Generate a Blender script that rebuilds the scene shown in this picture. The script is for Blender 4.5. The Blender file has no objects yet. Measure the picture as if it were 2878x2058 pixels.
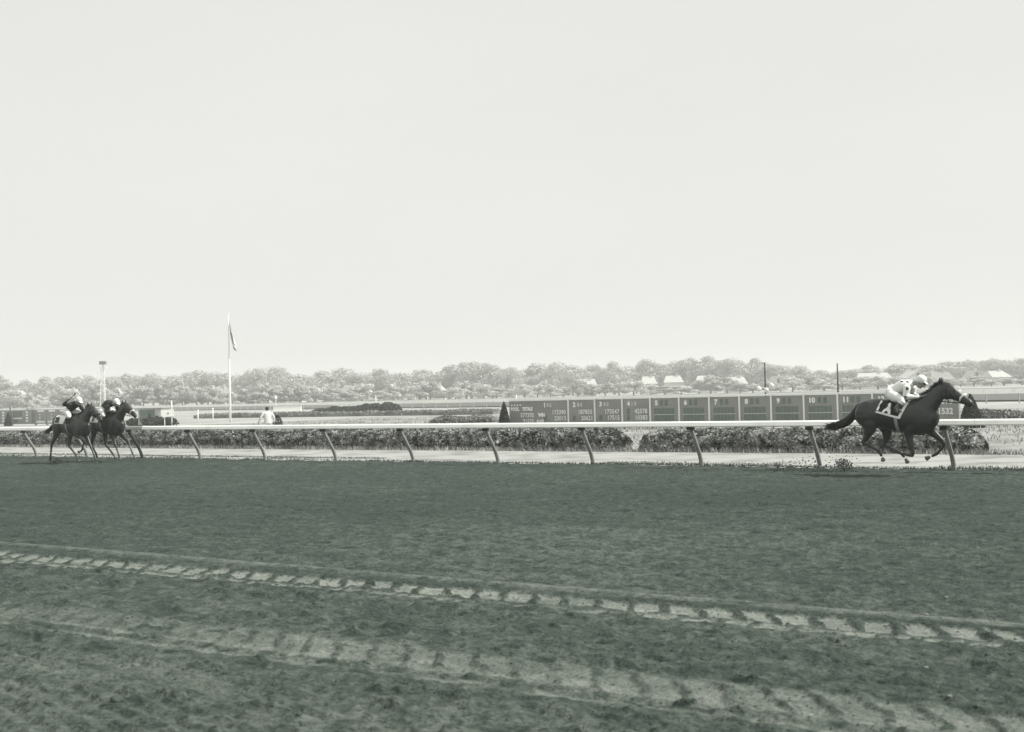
import bpy, bmesh, math, random
import numpy as np
from mathutils import Matrix, Vector
random.seed(7); rng = np.random.default_rng(7)
S = bpy.context.scene; COL = S.collection

# ------------------------------------------------------------------ camera, sky, sun, exposure
F_PX, PITCH, ROLL, EYE = 1231.7, 0.0224, 0.0253, 1.85       # focal length in pixels of a 1024 wide picture
ALPHA = 0.6158                                              # the rail runs this much away from the picture plane
cp, sp, cr, sr = math.cos(PITCH), math.sin(PITCH), math.cos(ROLL), math.sin(ROLL)
EV = np.array([0, -sp, cp]); EX = np.array([1., 0, 0])
RIGHT, UP, FWD = cr*EX - sr*EV, sr*EX + cr*EV, np.array([0, cp, sp])
cd = bpy.data.cameras.new('camera'); cam = bpy.data.objects.new('camera', cd); COL.objects.link(cam)
cam.matrix_world = Matrix(((RIGHT[0], UP[0], -FWD[0], 0), (RIGHT[1], UP[1], -FWD[1], 0), (RIGHT[2], UP[2], -FWD[2], EYE), (0, 0, 0, 1)))
cd.sensor_width = 36; cd.lens = 36*F_PX/1024; cd.clip_end = 5000; cd.clip_start = .1
cd.dof.use_dof = True; cd.dof.focus_distance = 34; cd.dof.aperture_fstop = 3.2
S.camera = cam

SUN_EL, SUN_AZ = math.radians(48), math.radians(-10)        # azimuth measured from +x (picture right), a little towards the camera
w = bpy.data.worlds.new('World'); S.world = w; w.use_nodes = True
nt = w.node_tree; nt.nodes.clear()
out = nt.nodes.new('ShaderNodeOutputWorld'); bg = nt.nodes.new('ShaderNodeBackground'); bg.inputs[1].default_value = .1
sky = nt.nodes.new('ShaderNodeTexSky'); sky.sky_type = 'NISHITA'; sky.sun_disc = False
sky.sun_elevation = SUN_EL; sky.sun_rotation = math.pi/2 - SUN_AZ
cn = nt.nodes.new('ShaderNodeTexNoise'); ctc = nt.nodes.new('ShaderNodeTexCoord'); cmp_ = nt.nodes.new('ShaderNodeMapping'); cmp_.inputs['Scale'].default_value = (1, 1, 3.2); cn.inputs['Scale'].default_value = 1.7; cn.inputs['Detail'].default_value = 5
nt.links.new(ctc.outputs['Generated'], cmp_.inputs[0]); nt.links.new(cmp_.outputs[0], cn.inputs[0]); cr_ = nt.nodes.new('ShaderNodeMix'); cr_.data_type = 'RGBA'; nt.links.new(cn.outputs[0], cr_.inputs[0])
bw = nt.nodes.new('ShaderNodeRGBToBW'); nt.links.new(sky.outputs[0], bw.inputs[0])
mx = nt.nodes.new('ShaderNodeMix'); mx.data_type = 'RGBA'; mx.inputs[0].default_value = .96
nt.links.new(bw.outputs[0], mx.inputs[6]); cr_.inputs[6].default_value = (5.85, 5.92, 5.74, 1); cr_.inputs[7].default_value = (6.85, 6.88, 6.60, 1); nt.links.new(cr_.outputs[2], mx.inputs[7])   # pale overcast veil, print tone
nt.links.new(mx.outputs[2], bg.inputs[0]); nt.links.new(bg.outputs[0], out.inputs[0])
sl = bpy.data.lights.new('sun', 'SUN'); sl.energy = 4.2; sl.angle = math.radians(1.5); sl.color = (1, .99, .93)
so = bpy.data.objects.new('sun', sl); COL.objects.link(so)
sd = Vector((math.cos(SUN_EL)*math.cos(SUN_AZ), math.cos(SUN_EL)*math.sin(SUN_AZ), math.sin(SUN_EL)))
so.rotation_euler = sd.to_track_quat('Z', 'Y').to_euler(); so.location = (0, 0, 60)
S.view_settings.view_transform = 'Standard'; S.view_settings.look = 'None'; S.view_settings.exposure = .36; S.view_settings.gamma = 1
S.cycles.volume_bounces = 1; S.cycles.max_bounces = 6; S.cycles.diffuse_bounces = 3

# ------------------------------------------------------------------ coordinates: t along the rail, D across it
UX, UY = math.cos(ALPHA), -math.sin(ALPHA); NX, NY = math.sin(ALPHA), math.cos(ALPHA)
def TD(t, D, z=0.): return np.array([UX*t + NX*D, UY*t + NY*D, z])
def ray(sx, sy):            # source photograph pixel (2878 wide) -> direction
    k = 1024/2878
    a = (sx*k - 512)/F_PX; b = (366.25 - sy*k)/F_PX
    return FWD + RIGHT*a + UP*b
def on_plane(sx, sy, D):    # -> t, z on the vertical plane at distance D across the rail
    d = ray(sx, sy); q = D/(d[0]*NX + d[1]*NY)
    return q*(d[0]*UX + d[1]*UY), EYE + q*d[2]
def at_depth(sx, sy, Y):    # -> X, z at depth Y
    d = ray(sx, sy); q = Y/d[1]; return q*d[0], EYE + q*d[2]
def on_ground(sx, sy, z=0.):
    d = ray(sx, sy); q = (z-EYE)/d[2]; return q*d[0], q*d[1]
RAILD, OVER, POST_S, POST_0 = 26.57, .5554, 2.9619, -7.4519

# ------------------------------------------------------------------ materials
def mat(name, col, rough=.8, var=.0, scale=4., bump=0., bscale=None, spec=.3, col2=None, stretch=None, detail=4, ramp=(.3, .7), metal=0):
    m = bpy.data.materials.new(name); m.use_nodes = True; n = m.node_tree; b = n.nodes['Principled BSDF']
    b.inputs['Roughness'].default_value = rough; b.inputs['Specular IOR Level'].default_value = spec; b.inputs['Metallic'].default_value = metal
    b.inputs['Base Color'].default_value = (*col, 1)
    tc = n.nodes.new('ShaderNodeTexCoord'); mp = n.nodes.new('ShaderNodeMapping'); n.links.new(tc.outputs['Object'], mp.inputs[0])
    if stretch: mp.inputs['Scale'].default_value = stretch
    if var or col2:
        no = n.nodes.new('ShaderNodeTexNoise'); no.inputs['Scale'].default_value = scale; no.inputs['Detail'].default_value = detail
        n.links.new(mp.outputs[0], no.inputs[0])
        r = n.nodes.new('ShaderNodeValToRGB'); n.links.new(no.outputs[0], r.inputs[0])
        r.color_ramp.elements[0].position, r.color_ramp.elements[1].position = ramp
        c2 = col2 or tuple(c*(1+var) for c in col); c1 = col if col2 else tuple(c*(1-var) for c in col)
        r.color_ramp.elements[0].color = (*c1, 1); r.color_ramp.elements[1].color = (*c2, 1)
        n.links.new(r.outputs[0], b.inputs['Base Color'])
    if bump:
        nb = n.nodes.new('ShaderNodeTexNoise'); nb.inputs['Scale'].default_value = bscale or scale*3; nb.inputs['Detail'].default_value = 5
        n.links.new(mp.outputs[0], nb.inputs[0]); bp = n.nodes.new('ShaderNodeBump'); bp.inputs['Strength'].default_value = min(1, bump); bp.inputs['Distance'].default_value = .03*max(1, bump)
        n.links.new(nb.outputs[0], bp.inputs['Height']); n.links.new(bp.outputs[0], b.inputs['Normal'])
    return m
def g(v, warm=0.): return (v*(.985+warm), v, v*(.955-warm))   # the print's faint green-grey tone
def gd(v): return (v*.78, v, v*.84)                           # darker tones of the print are greener
M = {}
M['white'] = mat('white_paint', g(.86), .45, .04, 3)
M['white_rail'] = mat('white_rail', g(.72), .45, .0, 1.1, col2=g(.90), ramp=(.25, .45), detail=9)
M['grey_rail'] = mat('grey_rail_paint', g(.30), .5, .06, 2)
M['post'] = mat('post_paint', g(.27), .5, .2, 3, .3, 20)
M['bracket'] = mat('bracket_metal', gd(.02), .6)
M['board'] = mat('board_paint', g(.26), .7, .12, 1.2)
M['slot'] = mat('slot_dark', gd(.18), .8, .2, 9)
M['lamp_digit'] = mat('digit_white', g(.78), .6)
M['leaf'] = mat('hedge_leaf', gd(.035), .6, .0, 4.0, spec=.2, col2=g(.36), ramp=(.36, .62), detail=3)  # dark end of the ramp paints the shaded gaps between leaves
M['leaf_dark'] = mat('conifer_leaf', gd(.05), .7, .35, 2)
M['leaf_mid'] = mat('shrub_leaf', g(.20), .7, .35, .6)
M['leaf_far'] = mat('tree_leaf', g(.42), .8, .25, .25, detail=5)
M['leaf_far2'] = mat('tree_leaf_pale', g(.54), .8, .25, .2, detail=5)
M['core'] = mat('inner_shade', gd(.02), .9)  # near-black filling, stands in for the shade inside the foliage
M['bark'] = mat('bark', gd(.07), .9, .3, 3)
M['grass_blade'] = mat('grass_blade', g(.30), .8, .4, .8)
M['grass_dark'] = mat('grass_blade_dark', gd(.10), .8, .4, 2)
M['far_hedge'] = mat('far_hedge_leaf', gd(.12), .9, .3, .3)
M['coat'] = mat('horse_coat', gd(.017), .43, .7, 1.6, .4, 5, spec=.6)  # broad lighter and darker patches paint the coat's highlights into its colour
M['coat_grey'] = mat('horse_coat_bay', gd(.030), .42, .35, 3, .15, 9, spec=.6)
M['hair'] = mat('horse_hair', gd(.008), .5)
M['hoof'] = mat('hoof_horn', g(.13), .6, .2, 9)
M['leather'] = mat('leather', gd(.015), .45)
M['pale_strap'] = mat('webbing', g(.30), .8)
M['skin'] = mat('skin', g(.30, .01), .6)
M['silk_white'] = mat('silk_white', g(.82), .6, .05, 6, .2, 14)
M['silk_black'] = mat('silk_black', gd(.02), .5)
M['breeches'] = mat('breeches_white', g(.86), .6, .04, 6, .15, 16)
M['boot'] = mat('boot_leather', gd(.02), .3)
M['boot_grey'] = mat('boot_worn', gd(.10), .5, .7, 22)
M['cloth_black'] = mat('cloth_black', gd(.015), .8)
M['suit'] = mat('pale_suit', g(.62), .9, .06, 5)
M['dark_hair'] = mat('hair_dark', gd(.03), .6)
M['roof'] = mat('roof_shingle', g(.24), .9, .2, 1)
M['roof_pale'] = mat('roof_pale', g(.45), .9, .1, 1)
M['wall'] = mat('house_wall', g(.62), .9, .06, .6)
M['wall_grey'] = mat('house_wall_grey', g(.5), .9, .1, .6)
M['flag_stripe'] = mat('flag_stripe', g(.60), .9)
M['mast_box'] = mat('mast_box_paint', g(.2), .7)
M['glass'] = mat('window_glass', gd(.04), .15, spec=.6)
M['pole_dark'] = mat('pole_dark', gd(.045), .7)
M['pole_pale'] = mat('pole_pale', g(.75), .6)
M['dirt_lump'] = mat('dirt_lump', gd(.075), .95, .4, 8)
def spots():
    m = mat('silk_spotted', g(.84), .6); n = m.node_tree; b = n.nodes['Principled BSDF']
    tc = n.nodes['Texture Coordinate'] if 'Texture Coordinate' in n.nodes else n.nodes.new('ShaderNodeTexCoord')
    v = n.nodes.new('ShaderNodeTexVoronoi'); v.inputs['Scale'].default_value = 7; v.inputs['Randomness'].default_value = .45
    n.links.new(tc.outputs['Object'], v.inputs[0]); r = n.nodes.new('ShaderNodeValToRGB'); r.color_ramp.interpolation = 'CONSTANT'
    r.color_ramp.elements[0].color = (*gd(.05), 1); r.color_ramp.elements[1].position = .23; r.color_ramp.elements[1].color = (*g(.84), 1)
    n.links.new(v.outputs['Distance'], r.inputs[0]); n.links.new(r.outputs[0], b.inputs['Base Color']); return m
M['silk_spotted'] = spots()

# ------------------------------------------------------------------ builders
class MB:
    def __init__(s): s.v = []; s.f = []; s.n = 0
    def add(s, v, f):
        v = np.asarray(v, float).reshape(-1, 3); s.v.append(v); s.f += [tuple(int(i)+s.n for i in q) for q in f]; s.n += len(v); return s
    def box(s, x0, x1, y0, y1, z0, z1):
        v = [(x, y, z) for x in (x0, x1) for y in (y0, y1) for z in (z0, z1)]
        return s.add(v, [(0, 1, 3, 2), (4, 6, 7, 5), (0, 4, 5, 1), (2, 3, 7, 6), (0, 2, 6, 4), (1, 5, 7, 3)])
    def loft(s, pts, side=(0, 1, 0), n=12, cap=True):
        """pts: x,y,z,half width along side,half width across"""
        P = np.array([p[:3] for p in pts], float); A = np.array([p[3] for p in pts]); B = np.array([p[4] if len(p) > 4 else p[3] for p in pts])
        T = np.gradient(P, axis=0); T /= np.linalg.norm(T, axis=1)[:, None] + 1e-9
        Sd = np.array(side, float); V = []; th = np.linspace(0, 2*math.pi, n, endpoint=False)
        for i in range(len(P)):
            sd_ = Sd - T[i]*np.dot(Sd, T[i]); l = np.linalg.norm(sd_)
            if l < .15:
                a_ = np.array([0, 0, 1.]); sd_ = a_ - T[i]*np.dot(a_, T[i]); l = np.linalg.norm(sd_)
            sd_ /= l; up = np.cross(T[i], sd_)
            V.append(P[i] + np.outer(np.cos(th), sd_)*A[i] + np.outer(np.sin(th), up)*B[i])
        fc = [(i*n+j, i*n+(j+1) % n, (i+1)*n+(j+1) % n, (i+1)*n+j) for i in range(len(P)-1) for j in range(n)]
        k = len(P)*n
        if cap:
            V.append(np.array([P[0]-T[0]*min(A[0], B[0])*.5, P[-1]+T[-1]*min(A[-1], B[-1])*.5]))
            fc += [((j+1) % n, j, k) for j in range(n)] + [((len(P)-1)*n+j, (len(P)-1)*n+(j+1) % n, k+1) for j in range(n)]
        return s.add(np.concatenate(V), fc)
    def tube(s, pts, r, n=8): return s.loft([(*p, r, r) for p in pts], n=n)
    def ball(s, c, rx, ry, rz, n=10, m=7):
        V = []; 
        for i in range(m+1):
            a = math.pi*i/m
            for j in range(n): b = 2*math.pi*j/n; V.append((c[0]+rx*math.sin(a)*math.cos(b), c[1]+ry*math.sin(a)*math.sin(b), c[2]+rz*math.cos(a)))
        return s.add(V, [(i*n+j, (i+1)*n+j, (i+1)*n+(j+1) % n, i*n+(j+1) % n) for i in range(m) for j in range(n)])
    def mesh(s, name, m, smooth=False):
        me = bpy.data.meshes.new(name); V = np.concatenate(s.v); me.from_pydata(V.tolist(), [], s.f)
        if m: me.materials.append(m)
        if smooth: me.shade_smooth()
        me.update(); return me
    def build(s, name, m, parent=None, smooth=False, loc=None, rot=0):
        return link(name, s.mesh(name, m, smooth), parent, loc, rot)
def link(name, me, parent=None, loc=None, rot=0):
    o = bpy.data.objects.new(name, me); COL.objects.link(o)
    if parent: o.parent = parent
    if loc is not None: o.location = tuple(float(c) for c in loc)
    o.rotation_euler[2] = rot; return o
def quads(name, V, m):                       # V: (N,4,3) -> mesh of loose quads
    N = len(V); me = bpy.data.meshes.new(name); me.vertices.add(N*4); me.vertices.foreach_set('co', V.reshape(-1).astype(np.float32))
    me.loops.add(N*4); me.loops.foreach_set('vertex_index', np.arange(N*4, dtype=np.int32)); me.polygons.add(N)
    me.polygons.foreach_set('loop_start', np.arange(0, N*4, 4, dtype=np.int32)); me.update(calc_edges=True); me.validate()
    me.materials.append(m); return me
def leaves(P, size, flat=.0, aspect=.6, nrm=None, jit=.6):     # one quad leaf at each point, tilted at random or loosely facing nrm
    N = len(P); a = rng.normal(size=(N, 3)); a[:, 2] *= (1-flat); a /= np.linalg.norm(a, axis=1)[:, None]
    b = rng.normal(size=(N, 3))
    if nrm is not None:
        c = nrm + rng.normal(size=(N, 3))*jit*.6; c /= np.linalg.norm(c, axis=1)[:, None]+1e-9; a -= c*(a*c).sum(1)[:, None]; a /= np.linalg.norm(a, axis=1)[:, None]; b = np.cross(c, a)
    b -= a*(a*b).sum(1)[:, None]; b /= np.linalg.norm(b, axis=1)[:, None]
    s_ = (size*rng.uniform(.6, 1.4, N))[:, None] if np.isscalar(size) else (size*rng.uniform(.6, 1.4, N))[:, None]
    a = a*s_*.5; b = b*s_*.5*aspect
    return np.stack([P-a, P+b*1., P+a, P-b*1.], 1)
def tag(o, label=None, cat=None, group=None, kind=None):
    if label: o['label'] = label
    if cat: o['category'] = cat
    if group: o['group'] = group
    if kind: o['kind'] = kind
    return o
def thing(name, loc, rot, label, cat, group=None):
    o = link(name, None, None, loc, rot); o.empty_display_size = .3; return tag(o, label, cat, group)
def unify(mb, name, m, voxel=.016, smooth=4):
    me = mb.mesh('tmp', None); o = bpy.data.objects.new('tmp', me); COL.objects.link(o)
    r = o.modifiers.new('r', 'REMESH'); r.mode = 'VOXEL'; r.voxel_size = voxel; r.use_smooth_shade = True
    if smooth: q = o.modifiers.new('s', 'SMOOTH'); q.factor = .5; q.iterations = smooth
    dg = bpy.context.evaluated_depsgraph_get(); dg.update()
    nm = bpy.data.meshes.new_from_object(o.evaluated_get(dg)); nm.name = name
    bpy.data.objects.remove(o); bpy.data.meshes.remove(me); nm.materials.clear(); nm.materials.append(m); nm.shade_smooth(); return nm
def hash2(ix, iy, seed):
    h = (ix*374761393 + iy*668265263 + seed*1442695041) & 0xffffffff
    h = ((h ^ (h >> 13))*1274126177) & 0xffffffff; return ((h ^ (h >> 16)) & 0xffff)/65535.
def vnoise(x, y, seed=0):
    ix = np.floor(x).astype(np.int64); iy = np.floor(y).astype(np.int64); fx = x-ix; fy = y-iy
    fx = fx*fx*(3-2*fx); fy = fy*fy*(3-2*fy)
    return (hash2(ix, iy, seed)*(1-fx)+hash2(ix+1, iy, seed)*fx)*(1-fy) + (hash2(ix, iy+1, seed)*(1-fx)+hash2(ix+1, iy+1, seed)*fx)*fy
def fbm(x, y, o=4, seed=0):
    r = 0; a = .5; k = 1.
    for i in range(o): r = r + a*vnoise(x*k, y*k, seed+i); a *= .5; k *= 2.03
    return r/(1-.5**o)
def sstep(a, b, x): q = np.clip((x-a)/(b-a), 0, 1); return q*q*(3-2*q)
_tx = {}
def text_geo(s, size=1., bold=.0):           # -> verts (N,2), faces, width; height of capitals = size
    key = (s, bold)
    if key not in _tx:
        c = bpy.data.curves.new('t', 'FONT'); c.body = s; c.size = 1; c.offset = bold; c.resolution_u = 3
        o = bpy.data.objects.new('t', c); COL.objects.link(o); dg = bpy.context.evaluated_depsgraph_get(); dg.update()
        me = bpy.data.meshes.new_from_object(o.evaluated_get(dg)); bpy.data.objects.remove(o)
        v = np.array([q.co[:] for q in me.vertices]).reshape(-1, 3)[:, :2]; f = [tuple(p.vertices) for p in me.polygons]
        bpy.data.meshes.remove(me); v -= v.min(0); v /= v[:, 1].max(); _tx[key] = (v, f)
    v, f = _tx[key]; return v*size, f, float(v[:, 0].max()*size)
def text_on_front(mb, s, x, z, size, y, bold=.02, squeeze=1., right=False):   # flat lettering facing -y, raised plates
    v, f, wd = text_geo(s, size, bold); wd *= squeeze
    X = v[:, 0]*squeeze + x - (wd if right else 0)
    mb.add(np.stack([X, np.full(len(v), y), v[:, 1]+z], 1), f); return wd

# ------------------------------------------------------------------ haze, ground
hz = MB().box(-1400, 1400, -80, 1500, -2.2, 21).build('haze', None); tag(hz, kind='stuff')
hm = bpy.data.materials.new('haze_air'); hm.use_nodes = True; hn = hm.node_tree; hn.nodes.clear()
ho = hn.nodes.new('ShaderNodeOutputMaterial'); pv = hn.nodes.new('ShaderNodeVolumePrincipled'); pv.inputs['Color'].default_value = (.90, .91, .89, 1)
pv.inputs['Density'].default_value = .00095; pv.inputs['Anisotropy'].default_value = .1; hn.links.new(pv.outputs[0], ho.inputs['Volume']); hz.data.materials.append(hm)

def far_line(X): return 157 - 1.31*X                        # depth of the backstretch rail
def terrain(X, Y):
    beyond = (Y - far_line(X))*.607
    return .6*sstep(25, 210, beyond) - .02
def sheet(name, xs, ys, zf, m, uvD=None):
    X, Y = np.meshgrid(xs, ys); Z = zf(X, Y); V = np.stack([X, Y, Z], -1).reshape(-1, 3); nx = len(xs)
    f = [(j*nx+i, j*nx+i+1, (j+1)*nx+i+1, (j+1)*nx+i) for j in range(len(ys)-1) for i in range(nx-1)]
    o = MB().add(V, f).build(name, m, smooth=True); return o
M['ground'] = mat('infield_grass', g(.24), .95, col2=g(.42), scale=.22, detail=10, bump=.8, bscale=5, ramp=(.35, .65), stretch=(.5, 1, 1))
M['far_dirt'] = mat('far_track', g(.10), .95, .1, .05)
gx = np.linspace(-1300, 1300, 131); gy = np.concatenate([np.linspace(-70, 0, 4), np.linspace(15, 600, 100), np.linspace(650, 1350, 12)])
def gz(X, Y):
    D = X*NX + Y*NY
    return terrain(X, Y) - .35*(1-sstep(26.0, 60, D))
tag(sheet('ground', gx, gy, gz, M['ground']), kind='structure')
# infield lawn nearer by: strips parallel to the rail, in rail coordinates
def strip(name, t0, t1, Ds, zf, m, nt_=160, jit=None, kind='structure'):
    ts = np.linspace(t0, t1, nt_); V = []
    for t in ts:
        for k, D in enumerate(Ds):
            dd = D + (jit(t, k) if jit else 0); V.append(TD(t, dd, zf(t, dd)))
    n = len(Ds); f = [(i*n+j, i*n+j+1, (i+1)*n+j+1, (i+1)*n+j) for i in range(nt_-1) for j in range(n-1)]
    o = MB().add(V, [q[::-1] for q in f]).build(name, m, smooth=True); return tag(o, kind=kind)
edge_j = lambda t, k: (.35*(fbm(np.array(t*.8), np.array(3.1), 4, 5)-.5)*2 if k == 0 else 0)
M['lawn'] = mat('lawn_grass', g(.19), .95, col2=g(.36), scale=.5, detail=12, bump=1, bscale=9, ramp=(.36, .66))
M['path'] = mat('path_dust', g(.19), .95, col2=g(.35), scale=.9, detail=10, bump=.8, bscale=14, ramp=(.3, .55))
strip('lawn', -75, 45, [33.2, 36, 40, 45, 50, 60, 75, 90], lambda t, D: .03 - .04*max(0, (D-75)/15), M['lawn'])
strip('path', -80, 45, [26.72, 27.0, 27.6, 29, 31, 33.4], lambda t, D: .035 if D > 26.95 else -.004, M['path'], 900, edge_j)
strip('verge', -80, 45, [33.0, 33.6], lambda t, D: .026, M['lawn'], 60)

# the dirt course: a height field with the tractor's wheel prints pressed into it
def dirt_height(X, Y):
    t = X*UX + Y*UY; D = X*NX + Y*NY
    near = 1 - sstep(8.5, 11.5, D)
    h = .018*(fbm(t*4, D*5, 4, 1)-.5) + .024*(fbm(t*1.1, D*2.2, 3, 9)-.5)
    h += (.024+.016*near)*(fbm(t*7, D*10, 4, 21)-.5)
    rough = fbm(t*9+31, D*10, 3, 23); h += .045*np.clip(rough-.52, 0, 1)*(1.5-.7*near) - .06*np.clip(.38-rough, 0, 1)
    h += .06*near*np.clip(fbm(t*3.3, D*6.5, 3, 33)-.62, 0, 1)*3
    col = .03 + .30*(fbm(t*1.5, D*4, 4, 41)-.5) + .02*near + .65*(fbm(t*14, D*12, 4, 43)-.5) + .4*(fbm(t*.12, D*.16, 3, 49)-.5) - 2.2*np.clip(.38-fbm(t*5, D*10, 3, 47), 0, 1) + .12*(1-sstep(5.3, 6.1, D))
    wob = .10*(fbm(t*.35, t*0+.5, 3, 51)-.5)
    h += .016*(fbm(t*17, D*17, 3, 53)-.5) + .020*np.clip(fbm(t*13+5, D*13, 2, 57)-.6, 0, 1)*2
    # smooth drag mark
    r = D - (9.78 + .012*t + wob*.5); m1 = np.exp(-(r/.10)**2); h = h*(1-.8*np.exp(-(r/.16)**2)) + .028*m1; col += .35*m1 - .10*np.exp(-((r+.2)/.08)**2)  # dark line beside the ridge is its shadow, put into the colour
    wt = .05*(fbm(t*6, D*6, 3, 63)-.5)*2; wv_ = .05*(fbm(t*6+40, D*6, 3, 64)-.5)*2; tt, DD_ = t, D; t = t+wt; D = D+wv_
    # far wheel
    cA = 9.22 + .040*t + wob*.3; v = D - cA; pit = .322; ragged = 1.35*(fbm(t*6, D*8, 4, 61)-.5)
    ph = ((t + .62*v)/pit + ragged*.10) % 1.; blk = sstep(-.01, .05, v+ragged*.04)*(1-sstep(.36, .42, v+ragged*.12)); gap = sstep(.68, .76, ph)*(1-sstep(.96, 1.0, ph))
    fade = .35+.65*sstep(.22, .5, fbm(t*.5+7, t*0, 3, 71)+.15)
    b1 = blk*(1-gap)*fade
    ph2 = ((t - .35*v)/pit+.35 + ragged*.15) % 1.; blk2 = sstep(-.20, -.16, v)*(1-sstep(-.085, -.05, v)); g2 = sstep(.70, .80, ph2)*(1-sstep(.95, 1., ph2)); b2 = blk2*(1-g2)*fade*.85
    pr = np.clip(b1+b2, 0, 1); h = h*(1-.85*pr) - .010*pr + .014*gap*blk + .016*np.exp(-((v-.50)/.06)**2)
    col = col*(1-.6*pr) + .82*pr*(1+.8*ragged) - .12*gap*blk + .5*pr*(fbm(t*9, D*9, 3, 65)-.5) - .07*np.exp(-((v-.46)/.04)**2)  # lug gaps and ridge foot darkened in the colour as painted shadow
    # near wheel, looser
    cB = 6.72 + .045*t + wob*.3; v = D - cB; rg = fbm(t*4, D*6, 4, 81)-.5
    ph = ((t + .75*v)/.305+rg*.4) % 1.; right_ = sstep(-9.5, -5.5, t+rg)
    blk = sstep(.0, .06, v+rg*.08)*(1-sstep(.46, .64, v+rg*.3)); gap = sstep(.66, .80, ph)*(1-sstep(.94, 1., ph))
    l1 = np.exp(-((v-.03+rg*.05)/.04)**2); l2 = np.exp(-((v+.22+rg*.06)/.045)**2)*sstep(.25, .45, fbm(t*2.2, D, 2, 91)); l3 = sstep(.0, .05, v+.17)*(1-sstep(.0, .05, v+.03))*(1-sstep(.55, .7, ((t-.4*v)/.305) % 1.))*.5
    pr2 = np.clip(blk*(1-.75*gap)*(.42+.53*right_) + l1*.95*(1-.4*gap*right_) + l2*.95 + l3*right_, 0, 1)
    h = h*(1-.6*pr2) - .008*pr2 + .012*gap*blk*right_ - .02*np.exp(-((v+.10)/.05)**2)
    col = col*(1-.6*pr2) + .66*pr2*(.85+1.0*rg) + .5*pr2*(fbm(t*7, D*9, 3, 66)-.5)
    t, D = tt, DD_
    # grooming in the near strip
    h += .010*near*np.sin((D*1.0+.25*t)*2*math.pi/.16+3*fbm(t, D, 2, 15))*sstep(.4, .6, fbm(t*.4, D*.8, 2, 17))*(D < 6.2)
    return h, np.clip(.32 + col*.62, 0, 1)
C0 = np.array([0., -3.]); na, nr = 1000, 860
th = np.linspace(math.radians(-33), math.radians(33), na)
rr = 1/np.linspace(1/7.2, 1/76., nr)
TH, RR = np.meshgrid(th, rr); X = C0[0]+RR*np.sin(TH); Y = C0[1]+RR*np.cos(TH)
H, CL = dirt_height(X, Y); Dg = X*NX + Y*NY
idx = np.arange(na*nr).reshape(nr, na); Q = np.stack([idx[:-1, :-1], idx[:-1, 1:], idx[1:, 1:], idx[1:, :-1]], -1).reshape(-1, 4)
keep = (Dg < 26.95).reshape(-1)[Q].all(1); Q = Q[keep]
used = np.zeros(na*nr, bool); used[Q.reshape(-1)] = True; mapi = np.cumsum(used)-1
V = np.stack([X, Y, H], -1).reshape(-1, 3)[used]; Q = mapi[Q]; cl = CL.reshape(-1)[used]
me = bpy.data.meshes.new('dirt_track'); me.vertices.add(len(V)); me.vertices.foreach_set('co', V.reshape(-1).astype(np.float32))
me.loops.add(len(Q)*4); me.loops.foreach_set('vertex_index', Q.reshape(-1).astype(np.int32)); me.polygons.add(len(Q)); me.polygons.foreach_set('loop_start', np.arange(0, len(Q)*4, 4, dtype=np.int32))
me.update(calc_edges=True); me.shade_smooth()
at = me.attributes.new('pressed', 'FLOAT', 'POINT'); at.data.foreach_set('value', cl.astype(np.float32))
def dirt_mat():
    m = bpy.data.materials.new('track_dirt'); m.use_nodes = True; n = m.node_tree; b = n.nodes['Principled BSDF']; b.inputs['Roughness'].default_value = .95; b.inputs['Specular IOR Level'].default_value = .15
    a = n.nodes.new('ShaderNodeAttribute'); a.attribute_name = 'pressed'
    r = n.nodes.new('ShaderNodeValToRGB'); e = r.color_ramp.elements; e[0].position = 0; e[0].color = (.022, .032, .026, 1); e[1].position = 1; e[1].color = (.26, .28, .25, 1)
    e2 = r.color_ramp.elements.new(.35); e2.color = (.055, .073, .062, 1)
    tc = n.nodes.new('ShaderNodeTexCoord'); mp = n.nodes.new('ShaderNodeMapping'); mp.inputs['Rotation'].default_value = (0, 0, ALPHA); mp.inputs['Scale'].default_value = (1, 1.7, 1)
    n.links.new(tc.outputs['Object'], mp.inputs[0])
    no = n.nodes.new('ShaderNodeTexNoise'); no.inputs['Scale'].default_value = 16; no.inputs['Detail'].default_value = 8; no.inputs['Roughness'].default_value = .7; n.links.new(mp.outputs[0], no.inputs[0])
    ad = n.nodes.new('ShaderNodeMath'); ad.operation = 'MULTIPLY_ADD'; n.links.new(no.outputs[0], ad.inputs[0]); ad.inputs[1].default_value = .5
    sb = n.nodes.new('ShaderNodeMath'); sb.operation = 'SUBTRACT'; n.links.new(a.outputs['Fac'], sb.inputs[0]); sb.inputs[1].default_value = .25
    n.links.new(sb.outputs[0], ad.inputs[2]); n.links.new(ad.outputs[0], r.inputs[0]); n.links.new(r.outputs[0], b.inputs['Base Color'])
    nb = n.nodes.new('ShaderNodeTexNoise'); nb.inputs['Scale'].default_value = 22; nb.inputs['Detail'].default_value = 6; n.links.new(mp.outputs[0], nb.inputs[0])
    bp = n.nodes.new('ShaderNodeBump'); bp.inputs['Strength'].default_value = 1; bp.inputs['Distance'].default_value = .06; n.links.new(nb.outputs[0], bp.inputs['Height']); n.links.new(bp.outputs[0], b.inputs['Normal'])
    return m
me.materials.append(dirt_mat()); tk = link('dirt_track', me); tag(tk, kind='structure')
# the same course beyond what the height field covers, a few millimetres lower
M['dirt_plain'] = mat('track_dirt_plain', (.066, .082, .066), .95, .2, 3, .6, 12)
strip('dirt_track_base', -90, 60, [-8, 0, 10, 20, 27.0], lambda t, D: -.09, M['dirt_plain'], 20)
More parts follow.
